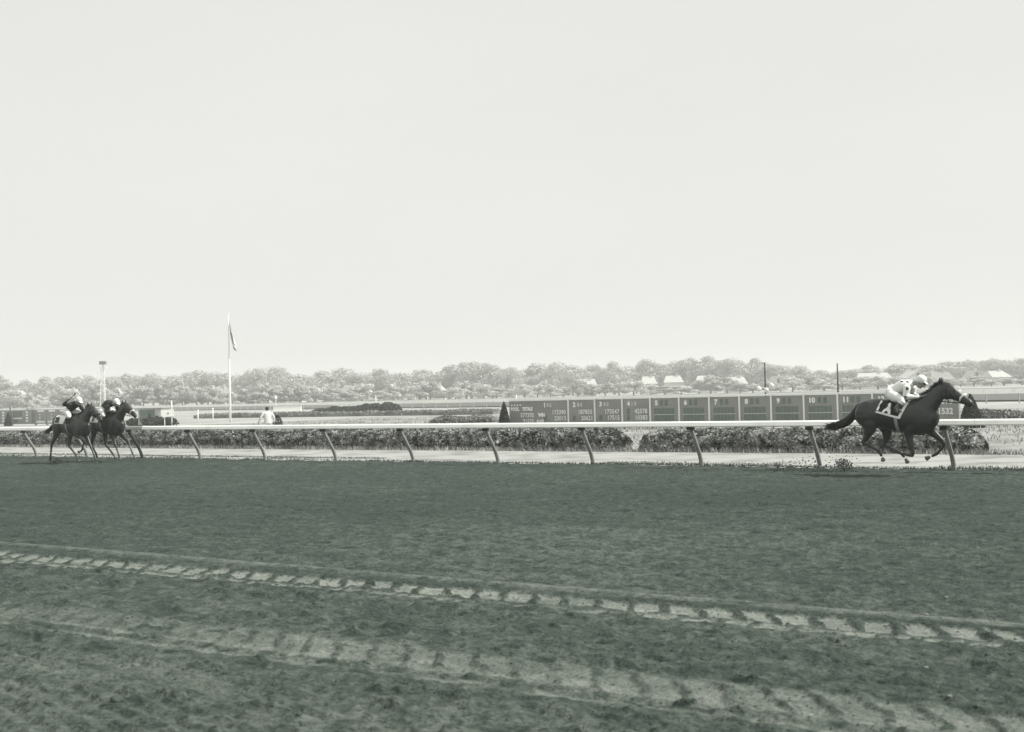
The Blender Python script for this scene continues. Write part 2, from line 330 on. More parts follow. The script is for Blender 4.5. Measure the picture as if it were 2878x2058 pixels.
# the far course beyond the infield
V = []; 
for X_ in np.linspace(-500, 160, 34):
    y0 = far_line(X_); 
    for dd in (9, 18, 30, 44, 57):
        x_ = X_ + dd*.795; y_ = y0 + dd*.607; V.append((x_, y_, float(terrain(np.array(x_), np.array(y_)))+.05+.01*dd))
tag(MB().add(V, [(i*5+j, (i+1)*5+j, (i+1)*5+j+1, i*5+j+1) for i in range(33) for j in range(4)]).build('far_track', M['far_dirt'], smooth=True), kind='structure')

# ------------------------------------------------------------------ the inner rail
def rail_frame(name, t, D, label, cat, group=None, z=0): return thing(name, TD(t, D, z), -ALPHA, label, cat, group)
t_r0 = POST_0 + 8; rail = rail_frame('racetrack_rail', POST_0, RAILD, 'long white running rail on gooseneck posts along the edge of the dirt track', 'rail')
prof = [(-.05, .962), (-.088, .972), (-.09, .988), (-.055, 1.062), (-.01, 1.094), (.045, 1.09), (.07, 1.04), (.055, .962)]
def beam(x0, x1, m, grow=0):
    b = MB(); n = len(prof); V = [(x, y*(1+grow)-OVER, z+(grow*(z-1.03))) for x in (x0, x1) for y, z in prof]
    b.add(V, [(j, n+j, n+(j+1) % n, (j+1) % n) for j in range(n)] + [tuple(range(n))[::-1][::-1], tuple(range(2*n-1, n-1, -1))]); return b.build('rail', m, rail)
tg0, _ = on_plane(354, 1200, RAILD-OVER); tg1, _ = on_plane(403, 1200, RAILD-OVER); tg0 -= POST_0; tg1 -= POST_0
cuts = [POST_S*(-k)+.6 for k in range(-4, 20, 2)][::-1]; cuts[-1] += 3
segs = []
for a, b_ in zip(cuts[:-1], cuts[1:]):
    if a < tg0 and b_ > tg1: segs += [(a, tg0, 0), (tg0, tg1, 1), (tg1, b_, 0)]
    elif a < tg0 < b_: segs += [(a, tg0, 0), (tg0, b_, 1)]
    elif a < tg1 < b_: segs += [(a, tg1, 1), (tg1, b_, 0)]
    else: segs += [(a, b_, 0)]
for a, b_, q in segs:
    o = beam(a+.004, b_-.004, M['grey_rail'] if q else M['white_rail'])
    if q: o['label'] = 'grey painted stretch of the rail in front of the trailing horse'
pm = MB().loft([(0, 0, -.12, .055), (0, 0, .0, .052), (0, -.025, .12, .052), (0, -.09, .27, .05), (0, -.165, .4, .049), (0, -.25, .52, .048), (0, -.42, .77, .048), (0, -.535, .93, .048), (0, -OVER, .958, .046)], side=(1, 0, 0), n=10).mesh('post', M['post'], True)
pd = pm.copy(); pd.materials.clear(); pd.materials.append(M['pole_dark'])
bm_ = MB().box(-.075, .075, -OVER-.045, -OVER+.075, .885, .959).mesh('bracket', M['bracket'])
for k in range(-3, 17):
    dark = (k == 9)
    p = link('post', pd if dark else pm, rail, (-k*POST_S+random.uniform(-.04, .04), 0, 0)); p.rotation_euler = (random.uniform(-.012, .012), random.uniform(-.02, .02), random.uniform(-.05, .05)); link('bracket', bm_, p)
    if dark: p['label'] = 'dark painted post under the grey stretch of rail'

# ------------------------------------------------------------------ hedges
def hedge(name, t0, t1, D, h, dp, n, size, m, label, round_end=.6, seed=0, zbase=.02, core=True, cat='hedge'):
    L = t1-t0; o = rail_frame(name, (t0+t1)/2, D, label, cat)
    x = rng.uniform(-L/2, L/2, n*2); e = np.clip(np.minimum(x+L/2, L/2-x)/round_end, 0, 1)**.5
    hh = h*(.93+.30*(fbm(x*1.3, x*0+.3, 4, seed)-.45))*(.45+.55*e); 
    a = rng.uniform(0, math.pi, n*2); rad = np.sqrt(rng.uniform(.35, 1.0, n*2))*(1+.12*(fbm(x*2.5, a*2, 3, seed+3)-.5)*2)
    y = -np.cos(a)*dp/2*rad*(.5+.5*e)*(1+.25*(fbm(x*1.7, a*1.5, 3, seed+9)-.5)*2); z = np.sin(a)**.55*hh*rad
    z = np.where(rng.uniform(size=n*2) < .25, rng.uniform(0, 1, n*2)*hh*.6, z)
    k = fbm(x*2.6, z*6+a*1.2, 3, seed+5) > .36 ; k = np.where(rng.uniform(size=n*2) < .3, True, k); P = np.stack([x, y, z+zbase], 1)[k][:n]; NR = np.stack([.5*(fbm(x*5, z*7, 2, seed+21)-.5)*4, -np.cos(a)+(fbm(x*5+9, z*7, 2, seed+22)-.5)*2, np.sin(a)*.9+(fbm(x*5, z*7+9, 2, seed+23)-.5)*3], 1)[k][:n]
    link('foliage', quads('foliage', leaves(P, size, .1, .75, NR, .9), m), o)
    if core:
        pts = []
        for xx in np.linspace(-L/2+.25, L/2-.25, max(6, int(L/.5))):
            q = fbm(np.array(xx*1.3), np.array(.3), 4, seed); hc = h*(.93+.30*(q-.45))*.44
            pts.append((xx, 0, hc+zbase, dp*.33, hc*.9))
        MB().loft(pts, n=8).build('inner_core', M['core'], o, smooth=True)  # solid dark core added so holes in the foliage read as shade
    return o
ta, _ = on_plane(-60, 1230, 32.4); tb, _ = on_plane(1752, 1250, 32.4); tc_, _ = on_plane(1804, 1250, 32.4); td_, _ = on_plane(2762, 1260, 32.4)
hedge('hedge', ta-6, tb, 32.6, .80, 1.3, 115000, .075, M['leaf'], 'long leafy clipped hedge behind the rail, running to the left photo edge', seed=3)
hedge('hedge', tc_, td_, 32.6, .71, 1.3, 46000, .075, M['leaf'], 'shorter leafy hedge behind the rail on the right, below the tote board and lead horse', seed=13)

def cone_shrub(sx, sy_top, D, label, h=1.42, r=.36):
    t, z = on_plane(sx, sy_top, D); h = z
    o = rail_frame('cone_shrub', t, D, label, 'shrub', 'clipped cone shrubs beside the tote boards')
    n = 5000; q = 1-np.sqrt(rng.uniform(0, 1, n)); a = rng.uniform(0, 2*math.pi, n); rad = r*(1-q)**.75*rng.uniform(.75, 1.05, n)
    P = np.stack([np.cos(a)*rad, np.sin(a)*rad, .03+q*h*.98], 1)
    link('foliage', quads('foliage', leaves(P, .07), M['leaf_dark']), o)
    MB().loft([(0, 0, .0, r*.8), (0, 0, h*.4, r*.6), (0, 0, h*.8, r*.22), (0, 0, h*.95, .02)], side=(1, 0, 0)).build('inner_core', M['core'], o)
cone_shrub(1416, 1129, 50.4, 'dark clipped cone shrub at the left end of the POOL TOTALS board')
cone_shrub(2727, 1106, 50.4, 'dark clipped cone shrub behind the lead horse muzzle', r=.5)

# ------------------------------------------------------------------ tote boards
def tote(D, edges_src, ytop, cells, label, zb=.15, totals=()):
    ts = [on_plane(x, 1150, D)[0] for x in edges_src]; t0 = ts[0]; xs = [t-t0 for t in ts]
    zt = ytop; o = rail_frame('tote_board', t0, D, label, 'scoreboard')
    for i in range(len(xs)-1):
        x0, x1 = xs[i]+.035, xs[i+1]-.035; wd = x1-x0; spec = cells[i]
        p = MB().box(x0, x1, 0, .25, zb, zt).build('panel', M['board'], o)
        if i: MB().box(xs[i]-.034, xs[i]+.034, -.05, .2, 0.0, zt+.012).build('divider', M['white'], o)
        num, odds, win, place = spec[:4]
        off = wd-1.62 if i == 0 and len(spec) > 4 else 0     # first column shares a wide panel
        L = MB()
        if num:
            nw = text_on_front(L, num, x0+off+.22, zt-.34, .24, -.012, .048)
            L.build('number', M['white'], p); L = MB()
            sx_ = x0+off+.22+nw+.10
            if odds: L = MB(); text_on_front(L, odds, sx_, zt-.325, .19, -.012, .012, .85); L.build('digits', M['lamp_digit'], p)
            else:
                Sx = MB()
                for q in (0, .26): Sx.box(sx_+q, sx_+q+.16, -.008, .02, zt-.35, zt-.09)
                tag(Sx.build('odds_window', M['slot'], p), kind='stuff')
            if win:
                for w_, z_ in ((win, zt-.70), (place, zt-1.0)): L = MB(); text_on_front(L, w_, x1-.13, z_, .225, -.012, .022, .92, True); L.build('digits', M['lamp_digit'], p)
                W_ = MB()
                for q in range(6-len(win)): W_.box(x0+off+.2+q*.21, x0+off+.36+q*.21, -.008, .02, zt-.72, zt-.45)
                for q in range(6-len(place)): W_.box(x0+off+.2+q*.21, x0+off+.36+q*.21, -.008, .02, zt-1.02, zt-.76)
                if W_.n: tag(W_.build('digit_window', M['slot'], p), kind='stuff')
            else:
                for rz in (0, 1):
                    W_ = MB()
                    for q in range(6): W_.box(x0+.17+q*(wd-.38)/6, x0+.17+(q+.86)*(wd-.38)/6, -.008, .02, zt-.74-rz*.32, zt-.47-rz*.32)
                    tag(W_.build('digit_window', M['slot'], p), kind='stuff')
                MB().box(x0+.15, x1-.18, -.012, .02, zt-.775, zt-.76).build('shelf_line', M['lamp_digit'], p)
        if len(spec) > 4:
            def word(txt, x_, z_, h_, b_, q_, r_=False, nm='lettering', m_='white'): B = MB(); text_on_front(B, txt, x_, z_, h_, -.014, b_, q_, r_); B.build(nm, M[m_], p)
            if spec[4] == 'L':
                word('POOL', x0+.1, zt-.50, .20, .075, .82); word('TOTALS', x0+.80, zt-.50, .20, .075, .72); word('WIN', x0+1.75, zt-.81, .20, .075, .8); word('PLACE', x0+1.68, zt-1.14, .20, .075, .60)
                word('577370', x0+1.5, zt-.83, .23, .028, .9, True, 'digits', 'lamp_digit'); word('71532', x0+1.5, zt-1.14, .23, .028, .9, True, 'digits', 'lamp_digit')
                for q in range(4): MB().box(x0+.1+.18*q, x0+.2+.18*q, -.012, .01, zt-.24, zt-.17).build('plate', M['lamp_digit'], p)
            else:
                word('577370', x1-.22, zt-.48, .27, .04, .9, True, 'digits', 'lamp_digit'); word('71532', x1-.22, zt-.90, .27, .04, .9, True, 'digits', 'lamp_digit')
                MB().box(x1-.75, x1-.2, -.02, .02, zt-.11, zt-.03).build('plate', M['white'], p)
    MB().box(xs[0], xs[-1], -.03, .27, zt+.014, zt+.09).build('cap', M['white'], o)  # top strip whitened and thickened to stand in for the far rail's band
    MB().box(xs[0], xs[-1], -.02, .2, zb-.05, zb-.002).build('sill', M['bracket'], o)
    for x in xs: MB().box(x-.05, x+.05, .06, .16, 0, zb-.051).build('leg', M['white'], o)
    return o, xs
edges = [1430, 1598, 1672.4, 1749.4, 1828, 1909.2, 1994, 2079, 2168, 2260, 2355, 2453, 2554, 2697]
cells = [('1', '9-5', '173390', '23013', 'L'), ('2', '8-5', '187855', '20621'), ('3', '9-5', '173547', '17515'), ('4', '1 0', '42578', '10383')] + \
        [(str(k), None, None, None) for k in range(5, 13)] + [(None, None, None, None, 'R')]
tote(51, edges, 1.46, cells, 'long low tote board reading POOL TOTALS WIN PLACE, numbered columns 1 to 11')
# left-hand board, partly behind the trailing horses
tl = [on_plane(x, 1150, 68)[0] for x in (-35, 32, 98, 130, 161, 193, 225, 257, 288, 320)]
lb = rail_frame('tote_board', tl[0], 68, 'second tote board with dark screen and white plates, far left behind the trailing horses', 'scoreboard'); xl = [t-tl[0] for t in tl]
zt = 1.47
for i in range(len(xl)-1):
    p = MB().box(xl[i]+.03, xl[i+1]-.03, 0, .25, .15, zt).build('panel', M['board'], lb)
    x0, x1 = xl[i], xl[i+1]
    if i in (0, 1):
        MB().box(x0+.25, x0+(x1-x0)*.45, -.02, .02, zt-.62, zt-.12).build('screen', M['slot'], p)
        MB().box(x0+.3, x0+(x1-x0)*.45, -.02, .02, zt-.82, zt-.73).build('bar', M['white'], p)
        for k in range(4): MB().box(x0+(x1-x0)*.62, x0+(x1-x0)*.62+.32, -.02, .02, zt-.3-.27*k, zt-.13-.27*k).build('plate', M['lamp_digit'], p)
        MB().box(x0+.55, x0+.9, -.02, .02, zt-1.1, zt-.93).build('plate', M['slot'], p)
        MB().box(x1-.55, x1-.1, -.015, .02, .2, zt-.1).build('shutter', M['slot'], p)
    else:
        MB().box(x0+.4, x1-.35, -.02, .02, zt-.2, zt-.06).build('plate', M['white'], p)
        for k in range(3): MB().box(x0+.7, x0+.86, -.02, .02, zt-.5-.28*k, zt-.4-.28*k).build('digits', M['lamp_digit'], p)
        MB().box(x0+.2, x1-.2, -.02, .02, .26, .42).build('bar', M['lamp_digit'], p)
        MB().box(x0-.03, x0+.03, -.04, .2, .05, zt).build('divider', M['grey_rail'], lb)
for x in xl: MB().box(x-.05, x+.05, .06, .16, 0, .15).build('leg', M['white'], lb)
cone_shrub(22, 1160, 67.4, 'dark clipped cone shrub at the far left photo edge, before the second tote board')

# ------------------------------------------------------------------ infield things
def scat_shrub(sx0, sx1, sy_top, sy_base, label, m, n=6000, size=.16, depth=2.2, prof_=None, cat='shrub', name='spreading_shrub'):
    xb, yb = on_ground((sx0+sx1)/2, sy_base); x0, _ = at_depth(sx0, sy_base, yb); x1, _ = at_depth(sx1, sy_base, yb); _, zt_ = at_depth((sx0+sx1)/2, sy_top, yb)
    o = thing(name, (xb, yb, 0), 0, label, cat); L = x1-x0; x = rng.uniform(-L/2, L/2, n)
    u = x/L+.5; pr = prof_(u) if prof_ else np.sqrt(np.clip(1-(2*u-1)**4, 0, 1)); pr = pr*(.75+.5*fbm(x*1.1, x*0, 4, int(sx0)))
    q = rng.uniform(0, 1, n)**.6; y = rng.normal(0, depth/4, n); P = np.stack([x, y, q*pr*zt_*(1-.15*abs(y)/depth)], 1)
    link('foliage', quads('foliage', leaves(P, size), m), o); 
    MB().loft([(L*(k/9-.5)*.9, 0, .02+zt_*.3*pr_, depth*.25, zt_*.3*pr_) for k, pr_ in enumerate([.3, .6, .8, .8, .8, .8, .8, .8, .6, .3])], n=8).build('inner_core', M['core'], o); return o
scat_shrub(883, 1128, 1133, 1164, 'dark spreading shrub bed in the middle of the infield, left of the tote board', M['leaf_dark'], 9000, .22, 3, lambda u: .35+.65*np.sqrt(np.clip(1-(2*u-1)**4, 0, 1))*(.55+.45*sstep(.45, .75, u)))
scat_shrub(1205, 1400, 1168, 1190, 'low grey-green bushes just left of the POOL TOTALS cone shrub', M['leaf_mid'], 5000, .12, 2)
scat_shrub(2710, 2900, 1150, 1196, 'low bushes at the right photo edge beyond the lead horse head', M['leaf_mid'], 4000, .1, 2)
# long clipped hedges further in
def far_hedge(sx0, sx1, D, h, dp, m, label):
    t0, _ = on_plane(sx0, 1180, D); t1, _ = on_plane(sx1, 1180, D); return hedge('hedge', t0, t1, D, h, dp, int((t1-t0)*160), .2, m, label, seed=int(D), core=True)
far_hedge(362, 492, 62, .78, 1.2, M['leaf_dark'], 'short dark box hedge in front of the low booth, right of the trailing horses')
def bank(name, sx0, sx1, D, z0, z1, dp, m, label, cat, n, size):
    t0, _ = on_plane(sx0, 1180, D); t1, _ = on_plane(sx1, 1180, D); L = t1-t0
    o = rail_frame(name, (t0+t1)/2, D, label, cat); x = rng.uniform(-L/2, L/2, n); y = rng.uniform(-dp/2, dp/2, n)
    z = z0+(z1-z0)*rng.uniform(0, 1, n)**.5*(.7+.5*fbm(x*.6, y*.6, 3, int(D)))
    link('foliage', quads('foliage', leaves(np.stack([x, y, z], 1), size), m), o)
    MB().box(-L/2, L/2, -dp*.4, dp*.4, z0-.02, z0+(z1-z0)*.55).build('inner_core', m, o); return o
bank('hedge', 560, 1400, 92, 0, .48, 2, M['leaf_mid'], 'long low grey hedge strip left of the tote board behind the spreading shrubs', 'hedge', 9000, .2)

# low booth and sign
def DD(Y, sx, sy): X_, z = at_depth(sx, sy, Y); return X_, z
Yb = 96; x0, zt_ = at_depth(388, 1148, Yb); x1, _ = at_depth(452, 1150, Yb)
b = thing('booth', ((x0+x1)/2, Yb, 0), 0, 'low pale booth with dark opening behind the box hedge, right of the trailing horses', 'booth'); L = (x1-x0)/2
MB().box(-L, L, 0, 1.6, 0, zt_-.06).build('wall', M['wall_grey'], b); MB().box(-L-.15, L+.1, -.1, 1.7, zt_-.058, zt_).build('roof', M['grey_rail'], b)
MB().box(-L+.1, L*.45, -.03, .03, zt_-.95, zt_-.15).build('opening', M['slot'], b); MB().box(-L*.1, L*.1, -.06, -.032, zt_-.9, zt_-.45).build('shutter', M['leaf_dark'], b)
x2, z2 = at_depth(472, 1151, 94); sg = thing('sign_board', (x2, 94, 0), .1, 'tilted white sign board with small dark mark beside the low booth', 'sign')
pb = MB().add([(-.42, 0, z2-.62), (.42, 0, z2-.52), (.42, 0, z2+.02), (-.42, 0, z2-.1), (-.42, .05, z2-.62), (.42, .05, z2-.52), (.42, .05, z2+.02), (-.42, .05, z2-.1)], [(0, 1, 2, 3), (7, 6, 5, 4), (0, 4, 5, 1), (3, 2, 6, 7), (1, 5, 6, 2), (0, 3, 7, 4)]).build('board', M['white'], sg)
MB().box(-.05, .06, -.02, -.002, z2-.36, z2-.26).build('mark', M['slot'], pb); MB().box(-.3, -.24, .052, .1, 0, z2-.2).build('leg', M['white'], sg); MB().box(.24, .3, .052, .1, 0, z2-.2).build('leg', M['white'], sg)
def low_wall(sx0, sx1, sy0, sy1, label):
    X_, Y_ = on_ground((sx0+sx1)/2, sy1); a, zt1 = at_depth(sx0, sy0, Y_); c, _ = at_depth(sx1, sy0, Y_)
    o = thing('low_wall', ((a+c)/2, Y_, 0), 0, label, 'wall'); L = (c-a)/2; zt1 = max(.4, zt1)
    MB().box(-L, L, 0, .5, 0, zt1-.08).build('wall', M['white'], o); MB().box(-L-.05, L+.05, -.05, .55, zt1-.078, zt1).build('coping', M['wall'], o)
low_wall(768, 846, 1143, 1156, 'low white wall right of the man in the pale suit')
low_wall(938, 1024, 1134, 1147, 'low white wall just behind the dark spreading shrubs')
def stake(sx, sy0, sy1, label, ball=False, r=.06, Y=None):
    if Y is None: X_, Y = on_ground(sx, sy1)
    X_, zt1 = at_depth(sx, sy0, Y); z0 = float(terrain(np.array(X_), np.array(Y)))
    o = thing('marker_post', (X_, Y, z0), 0, label, 'post', 'white marker posts'); zt1 -= z0
    MB().loft([(0, 0, 0, r), (0, 0, zt1*.6, r), (0, 0, zt1, r*.8)], side=(1, 0, 0), n=8).build('shaft', M['white'], o, True)
    (MB().ball((0, 0, zt1*.82), .2, .2, .22) if ball else MB().ball((0, 0, zt1), r*1.4, r*1.4, r*1.4)).build('knob', M['white'], o, True)
stake(775, 1112, 1146, 'white marker post with a ball, standing on the low wall by the suited man', True, Y=205)
stake(1056, 1112, 1140, 'slim white marker post left of the left cone shrub, by the far rail', Y=170)
stake(1451, 1112, 1130, 'short white marker post on the far rail above the word POOL', Y=158)
stake(482, 1129, 1150, 'slim white marker post above the low booth', Y=240, r=.14)
stake(556, 1155, 1165, 'tiny white stake in the grass, nearer one left of the flagpole', Y=110)
stake(598, 1150, 1160, 'tiny white stake in the grass, close to the flagpole', Y=120)

# flagpole with limp flag
Yf = 108; xf, zf_ = at_depth(637, 886, Yf)
fp = thing('flagpole', (xf+.14, Yf, 0), 0, 'tall white flagpole standing in the infield right of the trailing horses', 'flagpole')
MB().loft([(0, 0, 0, .11), (0, 0, zf_*.4, .09), (0, 0, zf_*.75, .06), (0, 0, zf_, .035)], side=(1, 0, 0), n=10).build('pole', M['white'], fp, True)
MB().ball((0, 0, zf_+.06), .07, .07, .07).build('finial', M['white'], fp, True)
fl = MB(); nu, nv = 30, 27; Vv = []
for i in range(nu):
    u = i/(nu-1)
    for j in range(nv):
        v = j/(nv-1); Vv.append((.06+.10*v+.58*u**1.2*(.75+.25*math.sin(v*9)), .16*math.sin(v*14+u*5)*(.3+u), zf_-.25-v*1.75*(1-.45*u)-u*2.3*(1-.1*v)-.12*math.sin(v*12)*u))
fl.add(Vv, [(i*nv+j, (i+1)*nv+j, (i+1)*nv+j+1, i*nv+j+1) for i in range(nu-1) for j in range(nv-1)])
flag = fl.build('flag', M['wall'], None, True, (xf+.14, Yf, 0)); tag(flag, 'limp striped flag hanging from the top of the flagpole', 'flag')
flag.data.materials.append(M['flag_stripe']); flag.data.materials.append(M['board'])
for k, p_ in enumerate(flag.data.polygons):
    i, j = divmod(k, nv-1); stripe = int(j*13/(nv-1)); p_.material_index = 2 if (i < 11 and stripe < 7) else (stripe+1) % 2
sm = flag.modifiers.new('cloth', 'SOLIDIFY'); sm.thickness = .01

# camera mast on the left
Ym = 170; xm, zm = at_depth(289, 1022, Ym); mast = thing('mast', (xm, Ym, 0), 0, 'slender pale lattice mast with a dark box on top behind the trailing horses', 'mast')
lg = [(-.45, -.3), (.45, -.3), (0, .5)]
for a, c in lg: MB().loft([(a, c, 0, .05), (a*.7, c*.7, zm*.5, .045), (a*.45, c*.45, zm-.6, .04)], side=(1, 0, 0), n=6).build('leg', M['pole_pale'], mast)
br = MB()
for k in range(8):
    z0 = .4+k*(zm-1.2)/8; z1 = z0+(zm-1.2)/8; s0 = 1-.55*z0/zm; s1 = 1-.55*z1/zm
    for q in range(3): a = lg[q]; c = lg[(q+1) % 3]; br.tube([(a[0]*s0, a[1]*s0, z0), (c[0]*s1, c[1]*s1, z1)], .022, 5); br.tube([(a[0]*s1, a[1]*s1, z1), (c[0]*s1, c[1]*s1, z1)], .02, 5)
br.build('bracing', M['pole_pale'], mast); MB().box(-.5, .5, -.4, .5, zm-.62, zm-.54).build('platform', M['pole_pale'], mast)
MB().box(-.42, .42, -.3, .35, zm-.15, zm+.3).box(-.05, .05, -.05, .05, zm-.54, zm-.152).build('box', M['mast_box'], mast); 
# two dark poles behind the board
def dark_pole(sx, sy, Y, label, lamps=False):
    X_, z = at_depth(sx, sy, Y); o = thing('dark_pole', (X_, Y, 0), 0, label, 'pole', 'dark poles behind the tote board')
    MB().loft([(0, 0, 0, .13), (0, 0, .9, .1), (0, 0, 1.6, .05), (0, 0, z, .036)], side=(1, 0, 0), n=8).build('shaft', M['pole_dark'], o, True)
    if lamps:
        MB().tube([(-.42, 0, 1.72), (.3, 0, 1.72)], .03, 6).build('crossarm', M['pole_dark'], o)
        for q, zz in ((-.42, 1.8), (.02, 1.72), (.32, 1.98)):
            MB().loft([(q, -.25, zz-.06, .15), (q, -.1, zz, .12), (q, .05, zz, .05)], side=(1, 0, 0), n=10).build('floodlight', M['pole_pale'], o, True)
dark_pole(2149, 1020, 72, 'slim dark pole with pale lamps at its foot, behind tote column 8', True)
dark_pole(2353, 1022, 72, 'slim bare dark pole behind the tote board, between columns 10 and 11')

# the backstretch rails and outer fence, along the far line
def far_frame(name, X_, label, cat): 
    o = thing(name, (X_, far_line(X_), 0), -math.atan(1.31), label, cat); return o
fr = far_frame('backstretch_rail', 0, 'far white rail crossing the whole infield below the trees', 'rail')
def far_beam(x0, x1, y, z, hgt, thick, m, nm, par, seg=20):
    xx = np.arange(x0, x1, seg)
    for a in xx: MB().box(a+.01, a+seg-.01, y, y+thick, z-hgt/2, z+hgt/2).build(nm, m, par)
far_beam(-420, 120, 0, 1.02, .42, .12, M['white_rail'], 'rail', fr, 30)
pmf = MB().box(-.04, .04, .13, .22, 0, .82).mesh('post', M['grey_rail'])
for k in range(-140, 40): link('post', pmf, fr, (k*3., 0, 0))
of = far_frame('outer_fence', 0, 'long grey outer fence of the far course at the foot of the trees', 'fence')
for a in np.arange(-420, 260, 40): MB().box(a+.03, a+39.97, 62, 62.1, .1, .95).build('panel', M['wall'], of)

# ------------------------------------------------------------------ trees and houses beyond
LM = [(0, 'at the left photo edge'), (50, 'above the leftmost rail post'), (110, 'above the second horse rump'), (165, 'above the rider with raised whip'), (228, 'behind the pale mast'), (275, 'above the rearmost pair, over their heads'),
      (330, 'above the low booth'), (413, 'above the first post right of the trailing horses'), (455, 'midway between low booth and flagpole'), (508, 'behind the flagpole'), (590, 'above the man in the pale suit'), (650, 'above the white wall by the suited man'),
      (714, 'above the left end of the spreading shrubs'), (790, 'above the middle of the spreading shrubs'), (860, 'above the right end of the spreading shrubs'), (930, 'just right of the spreading shrubs'), (1000, 'above the low grey-green bushes'), (1080, 'above the left cone shrub'),
      (1160, 'above the words POOL TOTALS'), (1230, 'above tote column one')] + [(int(x*.789), 'above tote column ' + 'zero one two three four five six seven eight nine ten eleven'.split()[n]) for n, x in ((2, 1635), (3, 1710), (4, 1790), (5, 1868), (6, 1950), (7, 2036), (8, 2123), (9, 2214), (10, 2307), (11, 2400))] + \
     [(1960, 'behind the lead jockey back'), (2040, 'behind the lead jockey cap'), (2110, 'above the lead horse head'), (2180, 'right of the lead horse nose'), (2250, 'at the right photo edge')]
seen = {}
def place_words(px): return min(LM, key=lambda q: abs(q[0]-px))[1]
pending = []
def crown_mesh(seed, w_, h_, n, size, m, lob):
    r_ = np.random.default_rng(seed); cs = []
    for k in range(lob):
        a = r_.uniform(0, 2*math.pi); d = r_.uniform(0, .78)**.8; zz = r_.uniform(.25, .85); cs.append((math.cos(a)*d*w_/2*(1.15-.35*zz), math.sin(a)*d*w_/2, (zz+.12*(1-d/.7))*h_*.98, r_.uniform(.09, .22)*w_*(1.15-.5*abs(zz-.5))))
    P = []; Nn = []; per = n//lob
    for c in cs:
        d = r_.normal(size=(per, 3)); d /= np.linalg.norm(d, axis=1)[:, None]; rad = c[3]*r_.uniform(.55, 1.05, per)[:, None]; q = d*rad; q[:, 2] *= .8; P.append(np.array(c[:3])+q); Nn.append(d)
    P = np.concatenate(P); Nn = np.concatenate(Nn); k_ = P[:, 2] > .06*h_
    return quads('crown', leaves(P[k_], size, 0, .8, Nn[k_], .5), m)
def trunk_mesh(seed, w_, h_):
    r_ = np.random.default_rng(seed); b = MB().loft([(0, 0, -.5, w_*.035), (0, 0, h_*.25, w_*.026), (.1, 0, h_*.55, w_*.016), (.1, .1, h_*.8, w_*.006)], side=(1, 0, 0), n=7)
    for k in range(5):
        a = r_.uniform(0, 6.28); z0 = h_*r_.uniform(.22, .5); b.loft([(0, 0, z0, w_*.013), (math.cos(a)*w_*.18, math.sin(a)*w_*.18, z0+h_*.18, w_*.008), (math.cos(a)*w_*.33, math.sin(a)*w_*.33, z0+h_*.27, w_*.003)], n=5)
    return b.mesh('trunk', M['bark'])
tall = [(crown_mesh(100+k, 1, 1, 8500, .038, M['leaf_far'], 44), trunk_mesh(k, 1, 1)) for k in range(5)]
small = [(crown_mesh(200+k, 1, 1, 5200, .048, M['leaf_far2'] if k % 2 else M['leaf_far'], 22), trunk_mesh(20+k, 1, 1)) for k in range(5)]
def tree(dx, dytop, Y, wpx, kind, k, dybase=None):
    X_, zt_ = at_depth(dx/.78909, dytop/.78909, Y); z0 = float(terrain(np.array(X_), np.array(Y)))
    pxm = 2731.6/Y; W_ = wpx/pxm; H_ = zt_-z0
    o = thing('tall_tree' if kind == 0 else 'round_tree', (X_, Y, z0), 0, 'x', 'tree', 'tall trees along the skyline' if kind == 0 else 'lower round trees before the houses')
    cm, tm = (tall if kind == 0 else small)[k % 5]
    c = link('crown', cm, o); t_ = link('trunk', tm, o); rz = random.uniform(0, 6.28)
    for q in (c, t_): q.scale = (W_, W_, H_*1.04); q.rotation_euler[2] = rz
    t_.scale = (W_, W_, H_)
    pending.append((kind, dx, o, wpx, H_))
top = [(-60, 832), (0, 834), (50, 845), (100, 842), (150, 838), (200, 835), (245, 836), (290, 834), (340, 834), (390, 836), (445, 822), (485, 830), (540, 834), (575, 820), (620, 822), (665, 832), (710, 826), (755, 820), (800, 826), (850, 825), (900, 827), (950, 824), (1000, 816), (1040, 808), (1085, 812), (1130, 817), (1180, 812), (1230, 807), (1275, 810), (1320, 812), (1370, 808), (1425, 799), (1470, 810), (1520, 797), (1570, 795), (1620, 796), (1670, 801), (1720, 811), (1775, 814), (1830, 822), (1880, 821), (1930, 815), (1985, 812), (2040, 810), (2095, 803), (2150, 800), (2215, 795), (2270, 796), (2320, 800)]
kind_words = {0: ['broad hazy tall tree', 'uneven hazy tall tree', 'full-crowned hazy tall tree', 'lumpy hazy tall tree', 'wide grey tall tree'], 1: ['low round pale tree', 'small bushy grey tree', 'low rounded leafy tree', 'small pale bushy tree', 'stout low round tree']}
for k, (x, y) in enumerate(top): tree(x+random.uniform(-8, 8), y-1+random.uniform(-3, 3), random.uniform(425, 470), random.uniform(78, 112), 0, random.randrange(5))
x = -40; k = 0
while x < 2330:
    wv = random.uniform(38, 66); y = 870-(x/2271)*24 + random.uniform(-9, 7); 
    if 1500 < x: y -= 2
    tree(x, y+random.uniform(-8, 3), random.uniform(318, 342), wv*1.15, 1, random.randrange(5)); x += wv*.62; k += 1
# second rank that closes the gaps
x = -40
while x < 2330:
    yt = np.interp(x, [p_[0] for p_ in top], [p_[1] for p_ in top]); tree(x, yt+random.uniform(6, 18), random.uniform(480, 520), random.uniform(85, 110), 0, random.randrange(5)); x += 50
